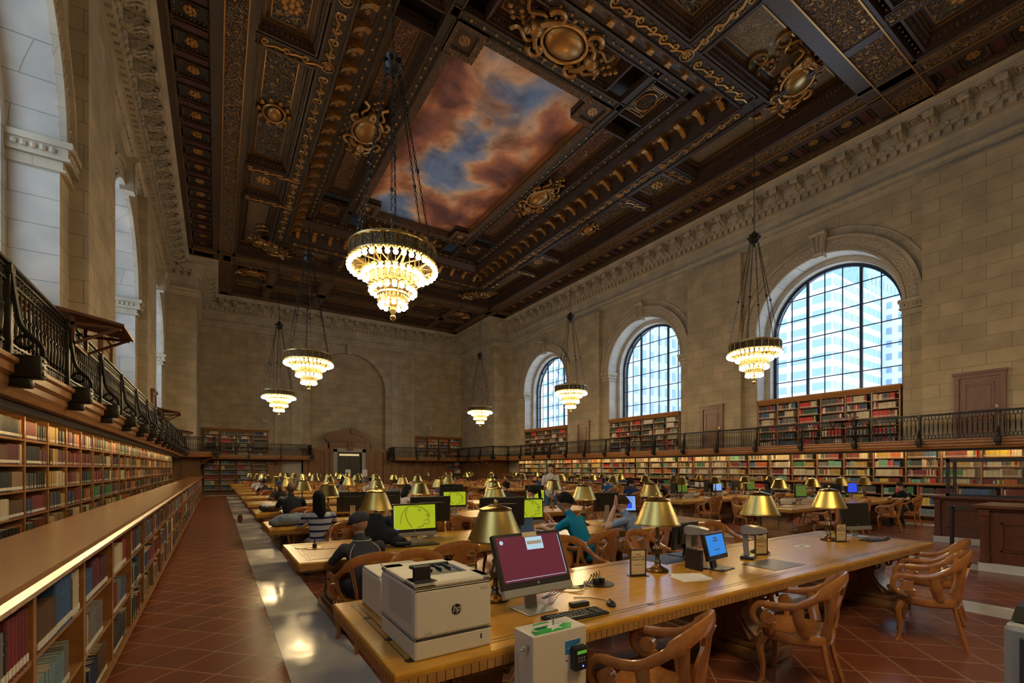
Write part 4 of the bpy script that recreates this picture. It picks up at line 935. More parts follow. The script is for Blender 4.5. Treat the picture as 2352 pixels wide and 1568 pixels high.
for e in (-1, 1): m.tube([(e * 2.0, -.26, 4.14), (0, -.26, 4.82)], [(.10, .22)] * 2, 4, up=(0, 0, 1)); m.tube([(e * 2.02, -.30, 4.20), (0, -.30, 4.90)], [(.05, .28)] * 2, 4, up=(0, 0, 1))
m.rbox(-.2, .2, -.42, 0, 3.2, 3.75, .03); m.tube([(-.2, -.42, 3.66), (.2, -.42, 3.66)], .09, 8)
m.obj('pediment_frame', MAHO, r)
m = M(); m.box(-1.02, -.01, .05, .1, 0, 3.05); m.box(.01, 1.02, .05, .1, 0, 3.05); m.box(-1.02, 1.02, .0, .1, 2.62, 2.70); m.obj('door_leaf', mat('dark_green_door', (.020, .022, .015), .4), r)
m = M(); m.box(-.8, .8, -.02, .05, 2.74, 2.90); m.obj('door_lintel_light', mat('lintel_lamp', (.5, .4, .2), .5, emit=(1, .75, .4), es=.35), r)
dno[0] += 1; r = sroot('door_%d' % dno[0]); r.location = (5.05, YW, 0)
m = M(); m.box(-.75, .75, -.10, .02, 0, 2.45); m.obj('stone_panel', mat('pale_stone_panel', (.42, .38, .31), .6), r)
m = M(); [m.box(a, b, -.14, -.08, c, d) for a, b, c, d in ((-.62, .62, 2.1, 2.2), (-.62, -.52, .2, 2.2), (.52, .62, .2, 2.2), (-.75, .75, 0, .15))]; m.obj('stone_frame', mat('pale_stone_frame', (.36, .33, .27), .6), r)
# wall devices high on the far wall
for x in (5.0 - 1.9, 16.6): tag(M().rbox(x - .14, x + .14, YW - .22, YW, 5.15, 5.45, .02).obj('wall_speaker', mat('speaker_cream', (.42, .37, .28), .6)), 'small cream box speaker on the far wall above the %s bookcase' % ('left' if x < 9 else 'right'), 'speaker')
# ================================================================ CITY OUTSIDE THE RIGHT WINDOWS
BM1 = mat('pale_tower', (.62, .70, .80), .7); BM2 = mat('blue_glass_tower', (.22, .34, .50), .3); BWN = mat('tower_window', (.24, .34, .48), .3); BM3 = mat('old_stone_block', (.45, .50, .58), .8)
def tower(x, y, wx, wy, h, m1, m2, label, nx, nz, slit=.6):
    t = thing('office_tower', label, 'building', (x, y, -12)); m = M(); m.box(-wx / 2, wx / 2, -wy / 2, wy / 2, 0, h); m.obj('wall', m1, t)
    q = M(); sx, sz = wy / nx, h / nz
    for a in range(nx):
        for b in range(nz): q.box(-wx / 2 - .08, -wx / 2 + .02, -wy / 2 + sx * (a + .5 - slit / 2), -wy / 2 + sx * (a + .5 + slit / 2), sz * (b + .25), sz * (b + .75))
    sx2 = wx / nx
    for a in range(nx):
        for b in range(nz):
            for e in (-1,): q.box(-wx / 2 + sx2 * (a + .5 - slit / 2), -wx / 2 + sx2 * (a + .5 + slit / 2), e * wy / 2 - .08, e * wy / 2 + .02, sz * (b + .25), sz * (b + .75))
    q.obj('window_grid', m2, t)
tower(78, 42, 16, 26, 40, BM1, BWN, 'wide white office block with ribbon windows seen through the nearest window', 9, 20, .8)
tower(120, 46, 18, 12, 66, BM2, BWN, 'blue glass tower behind the wide white office block', 9, 22, .5)
tower(95, 31, 14, 12, 40, BM1, BWN, 'pale masonry tower with small windows at the right of the nearest window', 8, 20, .45)
tower(150, 48, 16, 26, 95, BM3, BWN, 'tall narrow slab with vertical ribs in the distance', 10, 2, .45)
tower(60, 58, 14, 18, 38, BM3, BWN, 'grey stone block seen through the middle window', 8, 14, .45)
tower(70, 90, 20, 26, 46, BM1, BWN, 'long pale block seen through the farthest window', 12, 18, .5)
# ================================================================ CHANDELIERS
def bulb_mesh(r, strength_mat):
    return M().ball((0, 0, 0), r, 8).mesh('bulb', strength_mat, True)
BULBM = bulb_mesh(.050, BULB)
def chandelier(loc, label):
    t = thing('chandelier', label, 'chandelier', loc, 0, 'tiered globe chandeliers')
    def band(r, z0, z1, nm='pierced_band'):
        m = M(); n = 48
        m.lathe([(r, z0), (r, z1), (r - .03, z1), (r - .03, z0), (r, z0)], n=n, cap=False, m=1)
        for z, q in ((z0, .028), (z1, .035), ((z0 + z1) / 2, .0)):
            if q: m.tube([(r * math.cos(2 * PI * k / n), r * math.sin(2 * PI * k / n), z) for k in range(n)], q, 6, closed=True)
        for k in range(24): a = 2 * PI * k / 24; m.tube([(r * 1.01 * math.cos(a), r * 1.01 * math.sin(a), z0), (r * 1.01 * math.cos(a), r * 1.01 * math.sin(a), z1)], .012, 4)
        m.obj(nm, [GILT, GILTD], t, smooth=True)
    band(.83, .12, .38); band(.46, -.32, -.12); band(.28, -.62, -.50)
    fr = M()
    for k in range(8):
        a = 2 * PI * k / 8; c, s = math.cos(a), math.sin(a)
        fr.tube([(c * r, s * r, z) for r, z in ((.81, .15), (.68, .05), (.48, -.05), (.46, -.14))], .02, 5); fr.tube([(c * r, s * r, z) for r, z in ((.46, -.3), (.38, -.42), (.28, -.52))], .015, 5)
        fr.tube([(c * .81, s * .81, .2), (c * .06, s * .06, .1)], .016, 4)
    fr.lathe([(.0, -1.02), (.02, -1.0), (.055, -.96), (.06, -.93), (.03, -.90), (.045, -.86), (.07, -.80), (.05, -.74), (.10, -.70), (.14, -.66), (.03, -.62), (.03, .2), (.0, .2)], n=14)
    fr.obj('frame', GILT, t, smooth=True)
    caps = M()
    for r, z, n in ((.84, .0, 36), (.57, -.15, 26), (.43, -.44, 19), (.25, -.71, 12)):
        for k in range(n):
            a = 2 * PI * (k + .5) / n; x, y = r * math.cos(a), r * math.sin(a)
            o = bpy.data.objects.new('bulb', BULBM); COL.objects.link(o); o.parent = t; o.location = (x, y, z)
            caps.lathe([(.018, .095), (.05, .085), (.058, .07), (.035, .05), (.03, .04)], (x, y, z), 8, cap=False)
            if r < .8: caps.tube([(x, y, z + .09), (x, y, z + .09 + (.20 if r > .5 else .16))], .008, 4)
    caps.obj('bulb_cup', GILT, t, smooth=True)
    def chain(p, q):
        ch = M(); P, Q = Vector(p), Vector(q); L = (Q - P).length; n = int(L / .085); d = (Q - P) / L
        s = d.orthogonal().normalized(); u = d.cross(s)
        for k in range(n):
            c = P + d * ((k + .5) * L / n); v = s if k % 2 else u
            ch.tube([tuple(c + d * .052 * math.cos(2 * PI * j / 6) + v * .022 * math.sin(2 * PI * j / 6)) for j in range(6)], .0085, 3, closed=True)
        return ch
    for k in range(6):
        a = 2 * PI * (k + .25) / 6; b0 = (.80 * math.cos(a), .80 * math.sin(a), .38); b1 = (.13 * math.cos(a), .13 * math.sin(a), 4.0); q = chain(b0, b1)
        mid = Vector(b0).lerp(Vector(b1), .42); q.ball(tuple(mid), .045, 6); q.obj('chain', IRON, t)
    chain((0, 0, 4.3), (0, 0, 14.44 - loc[2])).obj('chain', IRON, t)
    hb = M(); hb.lathe([(0, 3.78), (.04, 3.80), (.02, 3.86), (.10, 3.92), (.16, 3.98), (.19, 4.04), (.10, 4.10), (.15, 4.18), (.17, 4.22), (.08, 4.28), (.03, 4.34), (0, 4.36)], n=12)
    for k in range(6): a = 2 * PI * k / 6; hb.ball((.17 * math.cos(a), .17 * math.sin(a), 4.12), .05, 6)
    hb.obj('hub', IRON, t, smooth=True)
    return t
c0 = chandelier((2.97, 9.04, 5.65), 'large nearest chandelier hanging left of the painted sky, blazing with globes')
for x, y, lb_ in ((2.97, 19.0, 'left chandelier of middle size with its lit globes before the far wall'), (2.97, 29.0, 'smallest left chandelier, hanging before the far wall above the bookcase'),
                  (15.87, 9.04, 'chandelier overlapping the left edge of the nearest arched window'), (15.87, 19.0, 'chandelier overlapping the farthest arched window'), (15.87, 29.0, 'smallest right chandelier hanging near the far right corner pier'),
                  (2.97, -1.0, 'chandelier hanging behind the camera on the left'), (15.87, -1.0, 'chandelier hanging behind the camera on the right')): dup(c0, (x, y, 5.65), 0, lb_)
# ================================================================ LONG TABLES
TW, TLn, TZ = 1.32, 7.0, .76
def long_table():
    t = thing('reading_table', '', 'table')
    m = M(); m.rbox(0, TLn, 0, TW, TZ - .045, TZ, .012); m.obj('tabletop', OAKT, t)
    m = M()
    for d in (.10, .135):
        for a, b, c, e in ((d, TLn - d, d, d + .006), (d, TLn - d, TW - d - .006, TW - d), (d, d + .006, d, TW - d), (TLn - d - .006, TLn - d, d, TW - d)): m.box(a, b, c, e, TZ, TZ + .0008)
    for x in (.118, 1.85, 3.6, 5.3, TLn - .118):
        for y in (.121, TW - .121): m.lathe([(.03, TZ), (.03, TZ + .001)], (x, y, 0), 6)
    for y in (.45, .88): m.lathe([(.03, TZ), (.03, TZ + .001)], (.118, y, 0), 4)
    m.obj('inlay_line', INK, t)
    m = M(); m.rbox(.006, TLn - .006, .006, TW - .006, TZ - .087, TZ - .03, .006); m.rbox(.05, TLn - .05, .05, TW - .05, TZ - .11, TZ - .07, .006)
    n = 150
    for k in range(n):
        x = .02 + (TLn - .04) * (k + .5) / n
        for y in (.0, TW): m.rings([[(x + sx * .0205, y + sy * .012 - (.012 if y else -.012), z) for sx, sy in ((-1, -1), (1, -1), (1, 1), (-1, 1))] for z in (TZ - .085, TZ - .03)])
    for k in range(25):
        y = .02 + (TW - .04) * (k + .5) / 25
        for x in (.0, TLn): m.rings([[(x + sx * .012 - (.012 if x else -.012), y + sy * .0205, z) for sx, sy in ((-1, -1), (1, -1), (1, 1), (-1, 1))] for z in (TZ - .085, TZ - .03)])
    m.obj('carved_edge', OAKE, t)
    for x in (.62, 3.5, 6.38):
        m = M(); w_ = .17
        # carved pier: plinth, scrolled brackets on both sides, fluted front
        m.rbox(x - w_ - .06, x + w_ + .06, .10, TW - .10, .0, .10, .012); m.rbox(x - w_ - .03, x + w_ + .03, .14, TW - .14, .10, .15, .01)
        half = [(0, .15), (.42, .15), (.44, .22), (.36, .28), (.30, .38), (.33, .50), (.42, .58), (.50, .62), (.52, .66), (0, .66)]
        pts = half + [(-a, b) for a, b in half[::-1][1:-1]]
        m.prism(pts, 2 * w_, Matrix(((0, 0, 1, x - w_), (1, 0, 0, TW / 2), (0, 1, 0, 0), (0, 0, 0, 1))))
        for e in (-1, 1):
            for q in (-1, 1):
                c = (TW / 2 + q * .33, .52)
                m.tube([(x + e * (w_ + .01), c[0] + q * (.12 - .008 * k) * math.cos(k * .6), c[1] + (.12 - .008 * k) * math.sin(k * .6)) for k in range(13)], .014, 5)
                m.tube([(x + e * (w_ + .01), TW / 2 + q * .40, .18), (x + e * (w_ + .01), TW / 2 + q * .27, .36)], .02, 5)
            m.rbox(*sorted((x + e * w_, x + e * (w_ + .02))), TW / 2 - .14, TW / 2 + .14, .2, .6, .006)
            m.tube([(x + e * w_, TW / 2 + q, .645) for q in (-.5, .5)], .03, 6)
        for q in (-1, 1): m.ball((x, TW / 2 + q * .43, .20), .085, 10, 0, 1.7, .8, .8); m.tube([(x - w_, TW / 2 + q * .46, .61), (x + w_, TW / 2 + q * .46, .61)], .05, 8)
        m.obj('pedestal', OAKD, t, smooth=True)
    m = M(); m.rbox(.5, TLn - .5, TW / 2 - .09, TW / 2 + .09, .06, .16, .01); m.obj('stretcher', OAKD, t)
    m = M(); m.rbox(.8, TLn - .8, TW / 2 - .12, TW / 2 + .12, .60, .66, .01); m.obj('under_rail', OAKD, t)
    return t
tb = long_table(); LY = [2.05 + 2.93 * k for k in range(11)]; RY = [5.45 + 2.93 * k for k in range(9)]
LX, RX = .68, 11.1
tabs = {}
for k, y in enumerate(LY):
    lab = 'long oak reading table in the left block, %s row from the camera' % ORD[k] if k else 'long oak table in front carrying the printers, scanners and reserved signs'
    o = tb if k == 0 else dup(tb, (0, 0, 0)); o.location = (LX, y, 0); o['label'] = lab; o['group'] = 'long oak tables of the left block'; tabs['L', k] = o
for k, y in enumerate(RY):
    o = dup(tb, (RX, y, 0), 0, 'long oak reading table in the right block, %s row from the camera' % ORD[k], 'long oak tables of the right block')
# ================================================================ DESK LAMPS
def lamp():
    t = thing('desk_lamp', '', 'lamp')
    m = M(); m.lathe([(0, 0), (.098, 0), (.10, .012), (.088, .022), (.082, .026), (.062, .034), (.034, .052), (.024, .075), (.034, .085), (.030, .095), (.020, .11), (.018, .16)], n=20); m.obj('base', BRONZE, t, smooth=True)
    m = M(); m.lathe([(.018, .15), (.040, .165), (.046, .20), (.040, .215), (.024, .235), (.019, .26), (.030, .275), (.016, .30), (.016, .38), (.012, .44), (.009, .46), (.009, .66), (0, .66)], n=14); m.obj('stem', BRONZE, t, smooth=True)
    m = M(); m.lathe([(.194, .428), (.200, .424), (.205, .428), (.203, .434), (.198, .438), (.170, .504), (.142, .572), (.114, .638), (.112, .643)], n=40, cap=False); m.lathe([(.192, .434), (.110, .636)], n=40, cap=False); m.lathe([(.106, .646), (.117, .642), (.118, .649), (.112, .654), (.070, .668), (.035, .678), (0, .682)], n=40, cap=False); m.lathe([(.012, .676), (.009, .690), (.017, .700), (.012, .714), (0, .720)], n=10)
    m.obj('lamp_shade', BRASS, t, smooth=True, ang=28)
    M().ball((0, 0, 0), .032, 8).obj('bulb', LAMPB, t, smooth=True, loc=(0, .05, .50)); M().tube([(0, .0, .50), (0, .05, .50)], .008, 5).obj('socket', BRONZE, t)
    return t
lp = lamp(); first = True
LAMPX = (1.0, 2.72, 4.42, 6.05)
for side, XS, YS, rows in (('left', LX, LY, 11), ('right', RX, RY, 9)):
    for k in range(rows):
        for j, lx in enumerate(LAMPX):
            y = YS[k] + .79
            lab = 'brass desk lamp, %s from the left, %s table row, %s block' % (ORD[j], ORD[k], side)
            if first: o = lp; first = False
            else: o = dup(lp, (0, 0, 0))
            o.location = (XS + lx, y, TZ); o.rotation_euler = (0, 0, ((k * 7 + j * 3) % 5) * .4); o['label'] = lab; o['group'] = 'brass reading lamps on the tables'
# ================================================================ ARMCHAIRS
def chair_geo():
    P = {}
    # seat: horseshoe plan, dished, with apron
    out = []
    for k in range(28):
        a = 2 * PI * k / 28; c, s = math.cos(a), math.sin(a)
        x = .265 * math.copysign(abs(c) ** .75, c); y = .235 * math.copysign(abs(s) ** .8, s) * (1 if s > 0 else 1.05)
        out.append((x * (1.06 if s > 0 else .96), y))
    m = M(); m.rings([[(x * f, y * f, z) for x, y in out] for f, z in ((.94, .375), (.97, .38), (1, .40), (1, .44), (.985, .452), (.94, .455), (.6, .440), (.2, .436))]); P['seat'] = m
    # crest rail running down into the arms
    pr = bez([(-.295, .17, .655), (-.31, .05, .66), (-.305, -.06, .685), (-.27, -.18, .765), (-.19, -.27, .845), (0, -.315, .88), (.19, -.27, .845), (.27, -.18, .765), (.305, -.06, .685), (.31, .05, .66), (.295, .17, .655)], 5)
    n = len(pr); m = M(); m.tube(pr, [(.020, .030) if abs(k - n / 2) > n * .2 else (.016, .048) for k in range(n)], 8, up=(0, 0, 1)); P['crest_rail'] = m
    for e, nm in ((-1, 'arm'), (1, 'arm')):
        m = M(); cx = e * .30
        sp = [(cx, .17 + .085 * math.cos(a), .575 + .085 * math.sin(a)) for a in [PI / 2 - k * .52 for k in range(9)]]
        m.tube(sp, [.022 - .001 * k for k in range(9)], 7, flat=1.2); m.rings([[(cx - .026 + .052 * q, .145 + .05 * math.cos(a * PI / 5), .565 + .05 * math.sin(a * PI / 5)) for a in range(10)] for q in (0, 1)])
        m.tube(bez([(cx, .10, .54), (cx * .97, .12, .49), (e * .265, .13, .44)], 4), [(.022, .03)] * 9, 6)
        m.tube(bez([(e * .305, -.05, .68), (e * .29, -.06, .56), (e * .245, -.09, .45)], 5), [(.018, .040)] * 11, 6, up=(0, 1, 0)); P['arm%d' % e] = m
    # vase splat, and two side stiles
    prof = [(.455, .050), (.50, .050), (.55, .075), (.61, .105), (.67, .108), (.72, .085), (.76, .060), (.80, .085), (.83, .12)]
    m = M(); m.rings([[(sx * w_, -.215 - (z - .45) * .24 + sy * .010, z) for sx, sy in ((-1, -1), (1, -1), (1, 1), (-1, 1))] for z, w_ in prof]); P['back_splat'] = m
    for e in (-1, 1):
        m = M(); m.tube(bez([(e * .155, -.205, .45), (e * .185, -.23, .6), (e * .225, -.235, .80)], 5), [(.014, .026 + .012 * abs(k - 5) / 5) for k in range(11)], 6, up=(0, 1, 0)); P['back_stile%d' % e] = m
        m = M(); m.tube(bez([(e * .225, .185, .40), (e * .245, .215, .31), (e * .225, .20, .18), (e * .215, .205, .06), (e * .225, .225, .0)], 4), [.036 - .0165 * min(1, k / 11) for k in range(17)], 7); P['front_leg%d' % e] = m
        m = M(); m.tube(bez([(e * .165, -.19, .40), (e * .17, -.215, .25), (e * .19, -.28, .0)], 5), [(.020, .030 - .001 * k) for k in range(11)], 6); P['rear_leg%d' % e] = m
    return P
CP = chair_geo()
def chair_full():
    t = thing('armchair', '', 'chair')
    for k, m in CP.items():
        nm = 'leg' if 'leg' in k else k.rstrip('-1').rstrip('-'); m.obj(nm, OAKC, t, smooth=True, ang=50)
    return t
ch0 = chair_full(); chm = M()
for m in CP.values(): chm.add(m)
CHM = chm.mesh('armchair', OAKC, True, 50); used = [False]
CHP = []
def place_chair(x, y, rz, label, full=True, group='carved oak armchairs at the tables'):
    CHP.append((x, y, 'near' if math.cos(rz) > 0 else 'far'))
    if full:
        if not used[0]: used[0] = True; o = ch0; o.location = (x, y, 0); o.rotation_euler = (0, 0, rz)
        else: o = dup(ch0, (x, y, 0), rz)
    else: o = bpy.data.objects.new('armchair', CHM); COL.objects.link(o); o.location = (x, y, 0); o.rotation_euler = (0, 0, rz)
    tag(o, label, 'chair', group)
SPEC = {('left', 0, 'near'): [(2.12, 1.80, .35), (3.88, 1.86, .28), (5.95, 1.64, .28), (6.95, 1.88, .2)],
        ('left', 0, 'far'): [(1.6, 3.95, PI), (3.35, 3.92, PI - .1), (4.55, 3.85, PI + .15), (6.2, 3.9, PI)],
        ('left', 1, 'near'): [(1.25, 4.60, .06), (2.22, 4.78, -.03), (4.22, 4.60, .14), (5.28, 4.62, .3)]}
for side, XS, YS in (('left', LX, LY), ('right', RX, RY)):
    for k, yt in enumerate(YS):
        for nf in ('near', 'far'):
            sp = SPEC.get((side, k, nf))
            if sp is None: sp = [(XS + .95 + 1.70 * j + R.uniform(-.12, .12), yt - .28 + R.uniform(-.12, .06) if nf == 'near' else yt + TW + .28 + R.uniform(-.05, .1), (0 if nf == 'near' else PI) + R.uniform(-.25, .25)) for j in range(4)]
            for j, (x, y, a) in enumerate(sp):
                place_chair(x, y, a, 'oak armchair, %s side, %s table row, %s block, %s from left' % (nf, ORD[k], side, ORD[j]), k < (5 if side == 'left' else 3))
# ================================================================ THINGS ON THE FRONT TABLE
def hp_disc(parent, T, r):
    m = M(); m.lathe([(r, 0), (r, .0015), (0, .0015)], n=28); q = M(); q.add(m, T); q.obj('round_logo', BLK, parent)
    l = text('hp', r * 1.75, parent, (0, 0, 0), (0, 0, 0), WHT, 'logo_letters', shear=.25, bold=.005); l.matrix_local = T @ TM(-.0, -r * .42, .002)
def printer(loc, rz, w_, d_, h_, label, big=True):
    t = thing('printer', label, 'printer', loc, rz)
    # body shell: local x 0..w front face at y=0 (toward camera)
    m = M(); m.rbox(0, w_, 0, d_, .0, h_ * .27, .012); m.rbox(0, w_, .0, d_, h_ * .275, h_ * .93, .016)
    m.rbox(0, w_, .0, d_ * .30, h_ * .925, h_, .012); m.rbox(0, w_ * .28, .0, d_, h_ * .925, h_, .012); m.rbox(w_ * .86, w_, 0, d_, h_ * .925, h_, .012); m.rbox(0, w_, d_ * .82, d_, h_ * .925, h_, .012)
    m.obj('housing', WHT, t)
    m = M(); m.box(w_ * .26, w_ * .88, d_ * .28, d_ * .84, h_ * .925, h_ * .94); m.rings([[(w_ * .27, y, h_ * .94), (w_ * .87, y, h_ * .94), (w_ * .87, y, z), (w_ * .27, y, z)] for y, z in ((d_ * .29, h_ * .945), (d_ * .60, h_ * .95), (d_ * .83, h_ * .995))])
    for k in range(4): m.box(w_ * (.36 + .13 * k), w_ * (.38 + .13 * k), d_ * .55, d_ * .80, h_ * .95, h_ * 1.0)
    m.tube([(w_ * .3, d_ * .77, h_ * .99), (w_ * .85, d_ * .77, h_ * .99)], .012, 8); m.obj('output_tray', DARKIN, t)
    m = M(); m.rbox(w_ * .04, w_ * .25, d_ * .10, d_ * .14, h_ * 1.0, h_ * 1.20, .005, 0, TM(0, 0, 0, 0)); m.obj('display', BLK, t)
    m = M(); m.rbox(w_ * .03, w_ * .30, d_ * .0 + .02, d_ * .10, h_ * 1.0, h_ * 1.012, .002); 
    for a in range(7):
        for b in range(3): m.box(w_ * (.05 + .033 * a), w_ * (.075 + .033 * a), .028 + .014 * b, .038 + .014 * b, h_ * 1.012, h_ * 1.02)
    m.obj('keypad', DGR, t)
    m = M(); m.box(.0 + .004, w_ - .004, -.001, .002, h_ * .262, h_ * .278); m.box(-.001, .002, .004, d_ - .004, h_ * .262, h_ * .278); m.box(w_ * .84, w_ * .86, -.002, 0, h_ * .13, h_ * .17); m.box(w_ * .84, w_ * .86, -.002, 0, h_ * .18, h_ * .195); m.box(.004, w_ - .004, -.001, .002, h_ * .905, h_ * .915)
    m.obj('seam', DGR, t)
    m = M(); m.rbox(w_ * .85, w_ * .95, -.002, .001, h_ * .82, h_ * .86, .0008); m.rbox(-.002, .002, d_ * .08, d_ * .72, h_ * .45, h_ * .9, .0008); m.obj('side_panel', WHT2, t)
    if big:
        hp_disc(t, TM(w_ * .52, -.0015, h_ * .60, 0, PI / 2), .027); text('LaserJet', .012, t, (w_ * .12, -.0015, h_ * .33), (PI / 2, 0, 0), DGR, 'small_print', 'LEFT')
    return t
printer((.805, 2.13, TZ), .0, .43, .54, .375, 'white office printer with round logo at the near left corner of the front table')
t = thing('printer', 'smaller white printer with its back turned, behind the big printer', 'printer', (.86, 2.86, TZ), 0)
m = M(); m.rbox(0, .40, 0, .44, 0, .245, .014); m.rbox(.0, .36, .04, .42, .24, .262, .01); m.obj('housing', WHT, t)
m = M(); m.rbox(.11, .34, .10, .38, .260, .270, .006); m.obj('lid', SILV, t)
m = M(); [m.box(.035 + .012 * k, .041 + .012 * k, -.002, 0, .19, .215) for k in range(3)]; [m.box(.035 + .012 * k, .041 + .012 * k, -.002, 0, .02, .05) for k in range(3)]; m.box(.075, .078, -.003, 0, .01, .24); m.obj('vent', DGR, t)
m = M(); m.rbox(.03, .07, -.02, 0, .055, .085, .004); m.tube(bez([(.05, -.02, .07), (.10, -.04, .06), (.16, -.03, .05)], 4), .004, 5); m.obj('power_plug', BLK, t)
# screens
def emit(name, col, s=1.): return mat(name, (.01, .01, .01), .5, spec=.15, emit=col, es=s * .62)
SCR_M = emit('maroon_screen', (.15, .018, .036), .75); SCR_B = emit('blue_screen', (.02, .20, .62), 1.1); SCR_G = emit('lime_screen', (.36, .42, .012), 1.0); SCR_GD = emit('lime_screen_line', (.20, .235, .012), 1.0); SCR_LB = emit('pale_blue_screen', (.20, .38, .78), 1.0)
SCR_GR = emit('green_screen', (.09, .14, .02), .9); SCR_W = emit('dialog_white', (.42, .60, .70), 1.0); SCR_DB = emit('selection_blue', (.03, .07, .72), 1.0); SCR_K = mat('dark_screen', (.012, .013, .014), .18); DOCG = emit('screen_text', (.04, .10, .2), .8)
def monitor(loc, rz, label, scr, w_=.54, h_=.36, tilt=.12, zc=.30, stand=SILV, back=False, deco=None, chin=.05, frame_m=BLK, name='computer_monitor'):
    """faces local -y; base at origin"""
    t = thing(name, label, 'monitor', loc, rz)
    m = M(); m.rbox(-.12, .12, -.10, .12, 0, .010, .003); m.obj('base', stand, t)
    m = M(); m.rings([[(x, y, z) for x, y in ((-.045, yy), (.045, yy), (.045, yy + .02), (-.045, yy + .02))] for z, yy in ((.008, .03), (zc * .6, .06), (zc, .055))]); m.obj('stand', stand, t)
    T = TM(0, .03, zc, 0, -tilt)
    m = M(); m.rbox(-w_ / 2, w_ / 2, -.012, .028, -h_ / 2, h_ / 2, .006, 0, T); m.rbox(-w_ * .32, w_ * .32, .02, .05, -h_ * .3, h_ * .3, .012, 0, T); m.obj('casing', frame_m, t)
    if chin: m = M(); m.rbox(-w_ / 2, w_ / 2, -.014, .028, -h_ / 2 - chin, -h_ / 2 + .002, .005, 0, T); c_ = m.obj('chin', SILV, t); m = M(); m.lathe([(.009, 0), (.009, .001), (0, .001)], n=14); q = M(); q.add(m, T @ TM(0, -.0125, -h_ / 2 + .020, 0, PI / 2)); q.obj('logo_dot', SILV, t)
    b = .022; m = M(); m.box(-w_ / 2 + b, w_ / 2 - b, -.0135, -.0122, -h_ / 2 + b + .02, h_ / 2 - b, 0, T); s_ = m.obj('screen', scr, t)
    if deco: deco(t, T @ TM(0, -.0138, .01, 0, PI / 2), w_ - 2 * b, h_ - 2 * b - .02)
    return t
def deco_login(t, T, w_, h_):
    m = M(); m.box(-.03, .11, .05, .135, 0, .001, 0, T); m.obj('login_dialog', SCR_W, t); m = M(); m.box(-.02, .10, .085, .108, .001, .0015, 0, T); m.obj('login_field', PAPER, t)
    m = M(); m.box(-w_ / 2 + .01, w_ / 2 - .01, -h_ / 2 + .012, -h_ / 2 + .015, 0, .001, 0, T); m.box(w_ / 2 - .006, w_ / 2 - .002, -h_ / 2 + .02, h_ / 2 - .01, 0, .001, 0, T); q = M(); q.lathe([(.014, 0), (.014, .001), (0, .001)], n=20); m.add(q, T @ TM(-w_ / 2 + .035, h_ / 2 - .035, 0)); m.obj('screen_marks', SCR_W, t)
def deco_lion(t, T, w_, h_):
    m = M(); s = h_ / .30
    def ln(p, r): m.tube([tuple(T @ Vector((x * s, y * s, .0006))) for x, y, _ in bez([(a, b, 0) for a, b in p], 5)], [(r * 1.7, .0005)] * (5 * (len(p) - 1) + 1), 4, up=tuple((T.to_3x3() @ Vector((0, 0, 1)))))
    ln([(-.19, -.08), (-.17, .03), (-.11, .12), (-.03, .145)], .006); ln([(-.10, .12), (-.12, .03), (-.09, -.06), (-.04, -.13)], .007); ln([(-.02, .14), (.08, .12), (.15, .07), (.19, .03), (.195, .0)], .008)
    ln([(.15, .03), (.17, .01), (.19, .01)], .012); ln([(.19, .0), (.175, -.04), (.19, -.075), (.165, -.10), (.12, -.085)], .006); ln([(.12, -.085), (.10, -.12), (.03, -.135)], .007); ln([(.04, .085), (.07, .085), (.06, .07)], .009); ln([(.17, -.03), (.13, -.05), (.11, -.04)], .005)
    m.obj('wallpaper_lion', SCR_GD, t)
    m = M(); [m.box(-w_ / 2 + .006, -w_ / 2 + .014, h_ / 2 - .02 - .022 * k, h_ / 2 - .012 - .022 * k, 0, .001, 0, T) for k in range(11)]; m.box(-w_ / 2, -w_ / 2 + .07, -h_ / 2, -h_ / 2 + .010, 0, .001, 0, T); m.obj('desktop_icons', SCR_LB, t)
def deco_doc(t, T, w_, h_):
    m = M(); m.box(-.06, .14, -.09, .02, 0, .001, 0, T); m.obj('selected_text', SCR_DB, t); m = M(); [m.box(-.1, .16, .04 + .014 * k, .043 + .014 * k, 0, .001, 0, T) for k in range(6)]; m.obj('text_lines', DOCG, t)
def deco_scan(t, T, w_, h_):
    m = M(); [m.box(-q, q, y, y + h, 0, .001, 0, T) for q, y, h in ((.035, .055, .016), (.045, .030, .016), (.06, -.05, .010))]; m.obj('screen_lines', DOCG, t)
    m = M(); [m.box(-.05, .05, -.085 - .012 * k, -.083 - .012 * k, 0, .001, 0, T) for k in range(3)]; m.tube([tuple(T @ Vector((.03 * math.cos(a), .105 + .02 * math.sin(a), .0008))) for a in [k * PI / 8 for k in range(9)]], .001, 4); m.obj('screen_marks', DOCG, t)
a1 = monitor((1.78, 2.50, TZ), .03, 'all-in-one computer with maroon login screen on the front table beside the printer', SCR_M, .56, .36, .40, .335, deco=deco_login, chin=.05, name='computer')
m = M(); m.rbox(-.045, .075, -.016, -.010, .148, .180, .001, 0, TM(0, .03, .335, 0, -.40)); m.obj('paper_note', CREAM, a1)
def keyboard(loc, rz, label, w_=.44):
    t = thing('keyboard', label, 'keyboard', loc, rz); m = M(); m.rbox(-w_ / 2, w_ / 2, -.07, .07, 0, .016, .005); m.obj('tray', BLKM, t)
    k_ = M()
    for r in range(5):
        n = 15
        for c in range(n):
            if r == 0 and 3 < c < 9: continue
            if c == 11: continue
            x = -w_ / 2 + .015 + (w_ - .03) * (c + .5) / n; y = -.055 + .026 * r; k_.rings([[(x + sx * f, y + sy * f * .85, z) for sx, sy in ((-1, -1), (1, -1), (1, 1), (-1, 1))] for f, z in ((.0125, .015), (.0095, .023))])
    k_.box(-w_ / 2 + .12, -w_ / 2 + .26, -.066, -.045, .015, .022); k_.obj('keys', BLK, t); return t
